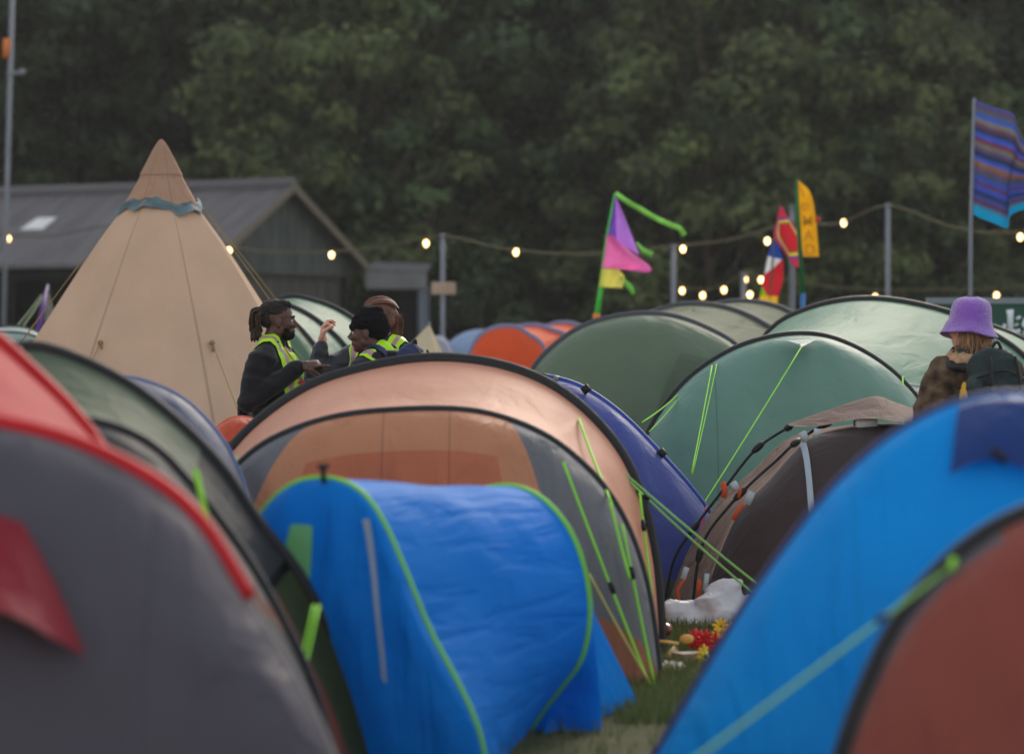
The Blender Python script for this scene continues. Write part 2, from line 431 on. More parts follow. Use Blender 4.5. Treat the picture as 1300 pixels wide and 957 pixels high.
FRONT = [ # px, d, kind, scale, label
    (-90, 80, 2, 1.0, 'dark tree behind the left end of the barn roof'),
    (95, 84, 4, .95, 'dark leafy tree behind the barn, above the bright roof panel'),
    (262, 82, 4, .85, 'dark shadowy tree straight behind the tip of the tipi'),
    (420, 74, 0, .88, 'lighter green tree rising just right of the barn gable peak'),
    (545, 76, 1, .92, 'pale green bushy tree above the post with the small wooden sign'),
    (672, 80, 3, .95, 'dark green tree left of the purple and pink flag'),
    (800, 78, 4, .86, 'dark tree directly behind the purple and pink flag'),
    (900, 73, 0, .86, 'olive green tree between the pink flag and the yellow flag'),
    (1020, 75, 1, .90, 'broad green tree behind the yellow lettered flag'),
    (1140, 74, 0, .80, 'olive tree behind the tall post right of the yellow flag'),
    (1262, 80, 2, .95, 'dark tree behind the blue striped flag'),
    (1390, 77, 1, .9, 'green tree at the right edge of the wood, right of the striped flag')]
for i, (px, d, k, s, lb) in enumerate(FRONT):
    tree(k, (px - 650) / FPX * d, d, s, i * 1.9, lb, 'trees at the edge of the wood')
rnd = random.Random(5)
for row, (d, n, sc) in enumerate([(93, 9, .95), (106, 10, 1.0), (120, 11, 1.0), (135, 12, 1.05)]):
    for i in range(n):
        px = -160 + 1620 * (i + .5 * (row % 2) + rnd.uniform(-.15, .15)) / (n - 1)
        tree(rnd.choice((2, 4, 1, 3, 0)), (px - 650) / FPX * d, d + rnd.uniform(-2, 2), sc * rnd.uniform(.85, 1.1), rnd.uniform(0, 6.28),
             ('tree in the second row of the wood, just behind the front trees', 'tree in the third row, part way up the wooded slope', 'tree high on the wooded slope, near the top of the photo', 'farthest row tree at the very top of the wooded slope')[row], 'trees up the wooded hillside')
# undergrowth bushes along the foot of the wood
bush_me, _ = crown_mesh('bush', 91, 2.6, 2.3, .15, 34, 4200, .15, LEAF[2])
for i in range(14):
    px = 380 + i * 78; d = 70 + (i * 37 % 5)
    o = bpy.data.objects.new('bush', bush_me); COL.objects.link(o); o.location = ((px - 650) / FPX * d, d, 0); o.rotation_euler.z = i * 1.3
    o.scale = (1.0, 1, .8 + .1 * (i % 4)); tag(o, 'dark undergrowth bush in the shade at the foot of the wood', 'bush', 'bushes under the trees')

# ------------------------------------------------------------------ barn
def sheetmetal(name, col, col2, scale, rot=0):
    m, n, l = nt(name); v = mapping(n, l, 'UV', (1, 1, 1))
    w = n.new('ShaderNodeTexWave'); w.inputs['Scale'].default_value = scale; w.inputs['Distortion'].default_value = .15; l.new(v, w.inputs[0])
    t = n.new('ShaderNodeTexNoise'); t.inputs['Scale'].default_value = 2.2; t.inputs['Detail'].default_value = 8
    mp = n.new('ShaderNodeMapping'); mp.inputs['Scale'].default_value = (1.6, .35, 1); l.new(v, mp.inputs[0]); l.new(mp.outputs[0], t.inputs['Vector'])
    r = n.new('ShaderNodeValToRGB'); l.new(t.outputs[0], r.inputs[0]); r.color_ramp.elements[0].position = .3; r.color_ramp.elements[0].color = col
    r.color_ramp.elements[1].position = .72; r.color_ramp.elements[1].color = col2
    p = n.new('ShaderNodeBsdfPrincipled'); l.new(r.outputs[0], p.inputs['Base Color']); p.inputs['Roughness'].default_value = .7; p.inputs['Specular IOR Level'].default_value = .2
    b = n.new('ShaderNodeBump'); b.inputs['Strength'].default_value = .7; b.inputs['Distance'].default_value = .05; l.new(w.outputs[0], b.inputs['Height']); l.new(b.outputs[0], p.inputs['Normal'])
    o = n.new('ShaderNodeOutputMaterial'); l.new(p.outputs[0], o.inputs[0]); return m
def slab(pts, th, dirn):
    """quad (world corners) with thickness and UV in metres"""
    bm = bmesh.new(); uvl = bm.loops.layers.uv.new('UVMap'); P = [Vector(p) for p in pts]; off = Vector(dirn).normalized() * th
    v = [bm.verts.new(p) for p in P] + [bm.verts.new(p + off) for p in P]
    ex = (P[1] - P[0]).normalized(); ey = (P[-1] - P[0]).normalized()
    n = len(P); fs = [bm.faces.new(v[:n]), bm.faces.new(v[n:][::-1])] + [bm.faces.new((v[i], v[(i + 1) % n], v[n + (i + 1) % n], v[n + i])) for i in range(n)]
    for f in fs:
        for lp in f.loops: q = lp.vert.co - P[0]; lp[uvl].uv = (q.dot(ex), q.dot(ey))
    return bm
def barn():
    d = 60; K = W(262, 330, d)                                  # eave corner nearest the camera
    g = Vector((.5, .866, 0)).normalized(); lv = Vector((-.866, .5, 0)).normalized()
    root = thing('barn', 'grey corrugated barn with open dark front and gable end behind the tipi', 'barn', (K.x, K.y, 0))
    gw = 5.12; ez = K.z; rz = W(375, 243, d + 3).z; Lg = 9.6
    m_roof = sheetmetal('corrugated_roof', c(82, 80, 84), c(108, 104, 108), 1.6)
    m_wall = sheetmetal('timber_cladding', c(62, 68, 66), c(88, 92, 88), 1.1)
    m_low = sheetmetal('rough_boards', c(60, 60, 58), c(88, 86, 82), 1.0)
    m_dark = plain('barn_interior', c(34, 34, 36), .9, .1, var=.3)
    m_trim = plain('weathered_bargeboard', c(112, 104, 92), .8, .2)
    A = Vector((K.x, K.y, ez)); Rg = A + g * gw / 2 + Vector((0, 0, rz - ez)); B = A + g * gw
    ov = .25
    link('roof_slope', slab([A - g * ov - lv * ov - Vector((0, 0, .12)), A - g * ov + lv * Lg - Vector((0, 0, .12)), Rg + lv * Lg, Rg - lv * ov], .07, (0, 0, 1)), m_roof, root, False)
    link('roof_slope', slab([Rg - lv * ov + Vector((0, 0, .003)), Rg + lv * Lg + Vector((0, 0, .003)), B + g * ov + lv * Lg - Vector((0, 0, .1)), B + g * ov - lv * ov - Vector((0, 0, .1))], .07, (0, 0, 1)), m_roof, root, False)
    bm = bmesh.new(); tube(bm, [Rg - lv * (ov + .02) + Vector((0, 0, .09)), Rg + lv * Lg + Vector((0, 0, .09))], .13, 8); link('ridge_cap', bm, m_roof, root)
    # translucent roof panel
    def onroof(px, py):  # rough position on the front slope
        s = (py - 243) / (330 - 243); u = (375 - 112 * s - px) / FPX * 61 / .866
        return Rg.lerp(A, s) + lv * u + Vector((0, 0, .085))
    link('skylight', slab([onroof(58, 278), onroof(30, 278), onroof(5, 293), onroof(38, 293)], .012, (0, 0, 1)), plain('milky_roof_panel', c(205, 205, 205), .4, .4, var=.08), root, False)
    # gable end: upper cladding, lower boards
    zc = W(380, 345, d).z
    link('gable_wall', slab([A + Vector((0, 0, -(ez - zc))), B + Vector((0, 0, -(ez - zc))), B, Rg, A], .08, lv), m_wall, root, False)
    inn = lv * .12
    link('lower_wall', slab([Vector((A.x, A.y, 0)) + inn, Vector((B.x, B.y, 0)) + inn, Vector((B.x, B.y, zc + .02)) + inn, Vector((A.x, A.y, zc + .02)) + inn], .06, lv), m_low, root, False)
    for s in (A, B):
        e = Vector((0, 0, -.05)) - lv * (ov + .03)
        bm = slab([s + e - (Rg - s).normalized() * .3, Rg + e, Rg + e + Vector((0, 0, .16)), s + e - (Rg - s).normalized() * .3 + Vector((0, 0, .16))], .04, -lv); link('bargeboard', bm, m_trim, root, False)
    # open side: eave beam, posts, dark back wall and floor
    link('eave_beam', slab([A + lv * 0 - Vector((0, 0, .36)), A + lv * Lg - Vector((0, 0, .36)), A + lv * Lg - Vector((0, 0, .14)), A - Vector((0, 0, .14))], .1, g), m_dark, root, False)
    for i in range(5):
        q = A + lv * (Lg * i / 4 - (.1 if i == 4 else 0)) + g * .1
        bm = bmesh.new(); box(bm, (q.x - .08, q.y - .08, 0), (q.x + .08, q.y + .08, ez - .36)); link('post', bm, m_dark, root, False)
    Bk = A + g * (gw - .3)
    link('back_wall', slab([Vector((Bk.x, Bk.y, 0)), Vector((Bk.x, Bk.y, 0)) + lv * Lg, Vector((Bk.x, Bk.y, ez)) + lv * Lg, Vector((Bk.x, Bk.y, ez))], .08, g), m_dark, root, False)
    E = A + lv * Lg
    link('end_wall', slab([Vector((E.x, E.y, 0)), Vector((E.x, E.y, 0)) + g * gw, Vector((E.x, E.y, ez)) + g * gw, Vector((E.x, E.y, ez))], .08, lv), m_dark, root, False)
    # lean-to at the right
    L0 = Vector((B.x, B.y, 0)) - lv * .1; w = g.copy(); zt = W(500, 347, d + 6).z; zb = W(500, 369, d + 6).z
    q0 = L0 + Vector((.20, -.4, 0)); q1 = q0 + Vector((1.25, -.1, 0))
    link('fascia', slab([q0 + Vector((0, 0, zb)), q1 + Vector((0, 0, zb)), q1 + Vector((0, 0, zt - .05)), q0 + Vector((0, 0, zt))], .07, (0, 1, 0)), plain('grey_fascia', c(112, 112, 114), .7, .2, var=.15), root, False)
    link('lean_to_roof', slab([q0 + Vector((0, .08, zt)), q1 + Vector((0, .08, zt - .05)), q1 + Vector((0, 4, zt + .2)), q0 + Vector((0, 4, zt + .25))], .05, (0, 0, 1)), m_roof, root, False)
    for q in (q1 + Vector((-.12, .12, 0)), q1 + Vector((-.12, 3.6, 0))):
        bm = bmesh.new(); tube(bm, [q, q + Vector((0, 0, zb + .1))], .07, 8); link('post', bm, plain('painted_post', c(96, 102, 112), .6, .3), root)
    link('lean_to_back', slab([q0 + Vector((0, 3.9, 0)), q1 + Vector((0, 3.9, 0)), q1 + Vector((0, 3.9, zt)), q0 + Vector((0, 3.9, zt))], .05, (0, 1, 0)), m_dark, root, False)
barn()

# ------------------------------------------------------------------ posts, bunting lights, sign
M_POST = plain('grey_post', c(118, 122, 132), .55, .4, var=.12)
def post(px, ytop, d, r, label, name='post', lean=0, mat=None):
    b = W(px, None, d); t = W(px + lean, ytop, d); bm = bmesh.new()
    tube(bm, [b, b.lerp(t, .5), t], r, 10); tube(bm, [t - Vector((0, 0, .04)), t + Vector((0, 0, .015))], r * 1.15, 10)
    for v in bm.verts: v.co -= b
    o = link(name, bm, mat or M_POST, None); o.location = b
    return tag(o, label, 'post')
p1 = post(562, 298, 41, .032, 'grey metal post carrying a small blank wooden board')
bm = bmesh.new(); bx = W(563, 366, 41); b0 = W(562, None, 41)
box(bm, (bx.x - .155, bx.y - .075, bx.z - .08), (bx.x + .16, bx.y - .05, bx.z + .08))
for v in bm.verts: v.co -= b0
bmesh.ops.bevel(bm, geom=list(bm.edges), offset=.006, segments=1)
link('board', bm, plain('raw_wood', c(176, 150, 132), .8, .2, var=.2), p1, False, local=True)
post(855, 312, 42, .036, 'grey metal post just right of the purple and pink flag')
post(944, 347, 46, .04, 'short thick grey post among the lower string of bulbs')
post(1005, 262, 44, .032, 'grey post behind the red diamond flag')
post(1127, 260, 40, .032, 'tall grey post standing above the mint green tent')
# tall mast at the left edge with an orange band
b = W(0, None, 46); t = W(17, -30, 46); bm = bmesh.new(); tube(bm, [b, t], .036, 10)
for v in bm.verts: v.co -= b
mast = link('mast', bm, M_POST); mast.location = b; tag(mast, 'tall thin grey mast with an orange band at the left edge of the photo', 'mast')
bm = bmesh.new(); q = W(9.5, 62, 46) - b; tube(bm, [q - Vector((.01, 0, .14)), q + Vector((.01, 0, .14))], .062, 10); link('band', bm, plain('orange_tape', c(215, 120, 50), .6), mast, local=True)
bm = bmesh.new(); q = W(15, 95, 46) - b; tube(bm, [q - Vector((.06, 0, 0)), q + Vector((.12, 0, .02))], .03, 8); ell(bm, q + Vector((.15, 0, .03)), (.06, .05, .05)); link('bracket', bm, M_POST, mast, local=True)

M_CABLE = plain('festoon_cable', c(92, 84, 60), .7)
M_BULB = plain('lit_bulb', c(255, 225, 170), .4, emit=(1.0, .60, .24, 1), es=4.5)
M_CAP = plain('bulb_cap', c(40, 38, 34), .6)
def festoon(label, pts, bulbs, dd=40):
    """pts = (px, py, d) knots the cable is hung from; bulbs = photo x positions along it (with drop)"""
    root = thing('string_lights', label, 'string lights', (W(pts[0][0], None, pts[0][2])))
    P = catmull([W(*p) for p in pts], 12); bm = bmesh.new(); tube(bm, P, .014, 6); link('cable', bm, M_CABLE, root)
    for bxp, byp in bulbs:
        q = min(P, key=lambda v: abs(650 + FPX * v.x / v.y - bxp)); k = W(bxp, byp, q.y)
        top = Vector((k.x, k.y, q.z)) if q.z > k.z else k + Vector((0, 0, .05))
        b2 = bmesh.new(); ell(b2, k, (.034, .034, .042), seg=12, rings=8); ell(b2, k - Vector((0, 0, .0)) , (.03, .03, .05), seg=12, rings=8); bo = link('bulb', b2, M_BULB, root)
        b3 = bmesh.new(); tube(b3, [k + Vector((0, 0, .035)), k + Vector((0, 0, .085))], .018, 8)
        if top.z > k.z + .085: tube(b3, [k + Vector((0, 0, .08)), top], .007, 6)
        link('bulb_holder', b3, M_CAP, bo)
festoon('upper string of warm bulbs running from the barn to the tall right hand post',
        [(-30, 296, 50), (60, 300, 50), (140, 287, 50), (235, 300, 47), (330, 319, 45), (430, 319, 43), (500, 311, 42), (562, 300, 41), (640, 316, 41), (740, 323, 41.5), (855, 313, 42), (930, 304, 42), (1005, 283, 42), (1060, 285, 41), (1127, 262, 40), (1200, 286, 40), (1260, 296, 40), (1340, 290, 40)],
        [(11, 303), (291, 318), (421, 323.5), (541, 309), (655, 320), (867, 316), (974, 306), (1071, 283), (1295, 301)])
festoon('lower looping string of bulbs round the short thick post',
        [(858, 352, 46), (866, 362, 46), (892, 368, 46), (919, 361, 46), (944, 349, 46), (975, 351, 46), (1040, 362, 46), (1110, 368, 46), (1180, 368, 46), (1265, 366, 46), (1340, 355, 46)],
        [(866, 369), (892, 375), (919, 368), (946, 355), (966, 355), (952, 374), (1111, 377), (1265, 375)])

def board_sign():
    d = 30; a = W(1180, 378, d); b = W(1345, 378, d); lo = W(1262, 440, d).z
    root = thing('sign_board', 'dark green banner sign with white letters beside the purple hat', 'sign', (a.x, d, 0))
    M_G = plain('green_banner', c(34, 76, 62), .6, .3, var=.1); M_R = plain('sign_rail', c(122, 132, 140), .5, .3); M_L = plain('white_letters', c(225, 230, 238), .6)
    bm = bmesh.new(); box(bm, (a.x + .02, d, .35), (b.x, d + .03, a.z - .06)); link('banner', bm, M_G, root, False)
    bm = bmesh.new(); box(bm, (a.x - .02, d - .02, a.z - .058), (b.x, d + .05, a.z + .0)); link('rail', bm, M_R, root, False)
    for x in (a.x, b.x):
        bm = bmesh.new(); tube(bm, [(x, d + .06, 0), (x, d + .06, a.z)], .03, 8); link('post', bm, M_R, root)
    # the letters: a tall E stem with short arms, then an s; only their upper part shows above the tent
    bm = bmesh.new(); pp = lambda x, y: W(x, y, d - .012)
    tube(bm, [pp(1282, 393), pp(1282.5, 400), pp(1283, 422)], [.038, .030, .028], 10, flat=.3)
    tube(bm, [pp(1273, 414), pp(1277, 414)], .020, 8); tube(bm, [pp(1284, 421), pp(1290, 421)], .018, 8)
    tube(bm, [pp(1292, 402), pp(1293.5, 405)], .025, 8); tube(bm, [pp(1290, 411), pp(1291, 413)], .018, 8); tube(bm, [pp(1292, 418), pp(1293.5, 423)], .02, 8)
    tube(bm, [pp(1303, 404), pp(1299, 412), pp(1304, 418), pp(1299, 425)], .02, 8)
    link('lettering', bm, M_L, root)
board_sign()

# ------------------------------------------------------------------ flags
def flagmat(name, col, **k): return fabric(name, col, trans=.4, rough=.7, spec=.15, wr=(4, 9), wa=.5, var=.12, **k)
def flagmesh(poly_l, poly_r, d, wave=.05, seed=0, nu=16, nv=24):
    """cloth between a left edge and a right edge (photo coords), waved in depth"""
    L = catmull([W(x, y, d) for x, y in poly_l], 8); Rr = catmull([W(x, y, d) for x, y in poly_r], 8)
    def S(u, v):
        P = at(L, v).lerp(at(Rr, v), u); P = P.copy(); P.y += wave * math.sin(u * 5 + v * 3 + seed) * u + .5 * wave * nz(P, 4, seed); return P
    return grid(S, nu, nv)
def flag_pole(pts, r, mat, root):
    bm = bmesh.new(); tube(bm, pts, r, 8); return link('pole', bm, mat, root)
# purple / pink / yellow pennants with lime streamers
d = 31; g0 = W(753, None, d)
root = thing('pennant_flag', 'leaning lime pole with purple, pink and yellow pennants and green streamers', 'flag', g0)
MG = plain('lime_pole', c(70, 190, 70), .5)
flag_pole([W(748, None, d), W(757, 405, d)], .022, plain('dark_pole_foot', c(50, 50, 54)), root)
flag_pole([W(757, 406, d), W(762, 372, d), W(770, 305, d), W(781, 246, d)], [.030, .026, .018, .014], MG, root)
bm = bmesh.new(); tube(bm, [W(756.5, 408, d), W(757.5, 398, d)], .036, 8); link('pole_clamp', bm, plain('orange_clamp', c(220, 130, 60)), root)
link('purple_pennant', flagmesh([(780, 249), (776, 275), (770, 299)], [(782, 249), (795, 280), (812, 324)], d - .02, .05, 1), flagmat('purple_cloth', c(196, 130, 236), regions=[(c(120, 80, 190), [(-1, 0, .3)])]), root)
link('pink_pennant', flagmesh([(770, 298), (768, 320), (764, 340)], [(780, 300), (800, 318), (826, 338), (822, 346), (800, 343)], d - .06, .12, 2), flagmat('pink_cloth', c(255, 126, 200)), root)
link('yellow_pennant', flagmesh([(764, 341), (762, 353), (760, 364)], [(786, 342), (793, 352), (790, 366)], d - .03, .05, 3), flagmat('yellow_cloth', c(240, 230, 110)), root)
bm = bmesh.new(); tube(bm, [W(x, y, d - .03) for x, y in ((788, 352), (797, 362), (801, 366), (804, 374))], [.012, .03, .028, .02], 8, flat=.4); link('streamer', bm, plain('green_streamer', c(120, 205, 80)), root)
bm = bmesh.new(); tube(bm, catmull([W(x, y, d - .05 * math.sin(i * 1.5)) for i, (x, y) in enumerate(((781, 246), (797, 257), (813, 266), (830, 276), (847, 284), (862, 290), (869, 299)))], 5), .028, 8, flat=.35); link('streamer', bm, plain('green_streamer_b', c(140, 215, 90), bump=.8, bscale=15, var=.3, vscale=9), root)
bm = bmesh.new(); tube(bm, [W(x, y, d - .03) for x, y in ((808, 308), (816, 318), (828, 324))], [.012, .026, .03], 8, flat=.4); link('streamer', bm, plain('green_streamer_c', c(130, 210, 85)), root)
# red diamond flag
d = 33; root = thing('diamond_flag', 'small red diamond flag with purple and yellow borders on a grey pole', 'flag', W(1006, None, d))
bm_ = flagmesh([(990, 262), (986, 282), (983, 300), (994, 318), (1008, 338)], [(992, 262), (1003, 280), (1015, 297), (1022, 314), (1013, 340)], d - .12, .03, 4)
def diamond_mat():
    m, n, l = nt('diamond_cloth'); tc = n.new('ShaderNodeTexCoord'); s = n.new('ShaderNodeSeparateXYZ'); l.new(tc.outputs['UV'], s.inputs[0])
    def mm(op, a, b):
        q = n.new('ShaderNodeMath'); q.operation = op
        for i, x in enumerate((a, b)):
            if isinstance(x, (int, float)): q.inputs[i].default_value = x
            else: l.new(x, q.inputs[i])
        return q.outputs[0]
    du = mm('MULTIPLY', mm('ABSOLUTE', mm('SUBTRACT', s.outputs[0], .52), 0), 1.0); dv = mm('MULTIPLY', mm('ABSOLUTE', mm('SUBTRACT', s.outputs[1], .54), 0), 1.25)
    dd = mm('MAXIMUM', du, dv)
    r = n.new('ShaderNodeValToRGB'); r.color_ramp.interpolation = 'CONSTANT'; l.new(dd, r.inputs[0]); cr = r.color_ramp
    cr.elements[0].color = c(205, 35, 50); cr.elements[1].position = .30; cr.elements[1].color = c(90, 100, 60)
    for p_, cc in ((.325, c(225, 195, 50)), (.385, c(110, 70, 160)), (.43, c(205, 50, 85))): e = cr.elements.new(p_); e.color = cc
    p = n.new('ShaderNodeBsdfPrincipled'); l.new(r.outputs[0], p.inputs[0]); p.inputs['Roughness'].default_value = .8
    t = n.new('ShaderNodeBsdfTranslucent'); l.new(r.outputs[0], t.inputs[0]); ms = n.new('ShaderNodeMixShader'); ms.inputs[0].default_value = .4
    l.new(p.outputs[0], ms.inputs[1]); l.new(t.outputs[0], ms.inputs[2]); o = n.new('ShaderNodeOutputMaterial'); l.new(ms.outputs[0], o.inputs[0]); return m
link('cloth', bm_, diamond_mat(), root)
flag_pole([W(1006, None, d), W(1006, 340, d), W(990, 264, d)], [.03, .03, .008], M_POST, root)
# blue, white, red, lime and yellow streamer flag
d = 34; root = thing('banded_flag', 'narrow streamer flag in bands of blue, white, red, lime and yellow below the diamond flag', 'flag', W(968, None, d))
link('cloth', flagmesh([(982, 302), (975, 325), (971, 345), (966, 368), (963, 388), (962, 420)], [(988, 312), (993, 330), (994, 352), (989, 372), (987, 386), (989, 420)], d, .04, 5),
     flagmat('banded_cloth', c(35, 80, 180), regions=[(c(225, 228, 235), [(0, 1, -.20)]), (c(205, 40, 55), [(.25, 1, -.43)]), (c(130, 200, 50), [(-.3, 1, -.55)]), (c(245, 190, 40), [(0, 1, -.67)])]), root)
flag_pole([W(962, None, d), W(983, 300, d)], .010, plain('cane', c(90, 90, 60)), root)
# yellow lettered flag
d = 32; root = thing('lettered_flag', 'tall yellow flag with faded orange letters down its length', 'flag', W(1019, None, d))
link('cloth', flagmesh([(1011, 229), (1013, 262), (1016, 295), (1020, 326)], [(1013, 229), (1029, 246), (1036, 280), (1040, 326)], d, .03, 6), flagmat('yellow_flag_cloth', c(245, 178, 28), regions=[(c(228, 150, 30), [(1, -.2, -.35), (-1, 0, .62), (0, -1, .30)])]), root)
flag_pole([W(1021, None, d), W(1019, 372, d)], .026, plain('blue_pole', c(50, 110, 170)), root)
flag_pole([W(1019, 373, d), W(1012, 262, d), W(1011, 228, d)], [.026, .02, .014], plain('green_pole', c(30, 110, 60)), root)
ink = plain('faded_orange_ink', c(222, 148, 28), .8)
for ch, x, y, sz in (('O', 1021.5, 263, .075), ('M', 1025, 281, .105), ('A', 1026.5, 300, .115), ('D', 1028, 318, .115)):
    cu = bpy.data.curves.new('letter', 'FONT'); cu.body = ch; cu.size = sz * 1.35; cu.align_x = 'CENTER'; cu.align_y = 'CENTER'; cu.extrude = .002; cu.offset = .004
    o = bpy.data.objects.new('letter', cu); COL.objects.link(o); cu.materials.append(ink)
    me = bpy.data.meshes.new_from_object(o.evaluated_get(bpy.context.evaluated_depsgraph_get())); bpy.data.objects.remove(o)
    o = bpy.data.objects.new('letter', me); COL.objects.link(o); o.parent = root; o.location = W(x, y, d - .05) - g0.__class__(root.location); o.rotation_euler = (R(90), 0, 0)
bm = bmesh.new(); ell(bm, W(1038, 279, d + .01), (.03, .012, .03), seg=10, rings=6); link('red_tassel', bm, plain('red_trim', c(200, 60, 50)), root)
# big blue striped flag
d = 28; root = thing('striped_flag', 'large blue and purple striped flag with a bright cyan hem on a thin pole', 'flag', W(1231, None, d))
flag_pole([W(1231, None, d), W(1232, 300, d), W(1236, 125, d)], [.022, .02, .014], M_POST, root)
def stripes():
    m, n, l = nt('striped_cloth'); tc = n.new('ShaderNodeTexCoord'); s = n.new('ShaderNodeSeparateXYZ'); l.new(tc.outputs['UV'], s.inputs[0])
    r = n.new('ShaderNodeValToRGB'); l.new(s.outputs[1], r.inputs[0]); cr = r.color_ramp
    bands = [c(70, 90, 165), c(96, 74, 104), c(84, 96, 118), c(60, 92, 190), c(128, 122, 112), c(100, 66, 92), c(50, 62, 92), c(62, 92, 200), c(112, 56, 78), c(118, 114, 108), c(88, 74, 112), c(42, 54, 84), c(64, 92, 190), c(140, 98, 62), c(96, 78, 104), c(70, 82, 112), c(56, 82, 180), c(96, 64, 96), c(60, 86, 190), c(46, 58, 90), c(70, 80, 150), c(96, 56, 80)]
    N = len(bands)
    cr.elements[0].color = bands[0]; cr.elements[1].position = .93; cr.elements[1].color = c(20, 150, 200)
    for i in range(1, N):
        e = cr.elements.new(.91 * i / N); e.color = bands[i]
    p = n.new('ShaderNodeBsdfPrincipled'); l.new(r.outputs[0], p.inputs[0]); p.inputs['Roughness'].default_value = .8; p.inputs['Specular IOR Level'].default_value = .15
    t = n.new('ShaderNodeBsdfTranslucent'); l.new(r.outputs[0], t.inputs[0]); ms = n.new('ShaderNodeMixShader'); ms.inputs[0].default_value = .35
    l.new(p.outputs[0], ms.inputs[1]); l.new(t.outputs[0], ms.inputs[2]); o = n.new('ShaderNodeOutputMaterial'); l.new(ms.outputs[0], o.inputs[0]); return m
Ltop = [W(1236.5, 127, d), W(1235, 200, d), W(1233.5, 270, d)]
def S_flag(u, v):
    top = catmull([W(x, y, d) for x, y in ((1236, 127), (1262, 136), (1283, 146), (1294, 165), (1306, 185))], 6) if not hasattr(S_flag, 't') else S_flag.t
    S_flag.t = top
    bot = getattr(S_flag, 'b', None) or catmull([W(x, y, d) for x, y in ((1233, 271), (1250, 280), (1277, 290), (1284, 272), (1312, 262))], 6); S_flag.b = bot
    P = at(top, u).lerp(at(bot, u), v).copy(); P.y += .09 * math.sin(u * 9 + v * 1.5) * min(1, 3 * u); P.x += .03 * math.sin(v * 7) * u; return P
link('cloth', grid(S_flag, 40, 44), stripes(), root)

# ------------------------------------------------------------------ tents
def G(px, d): return (px, None)
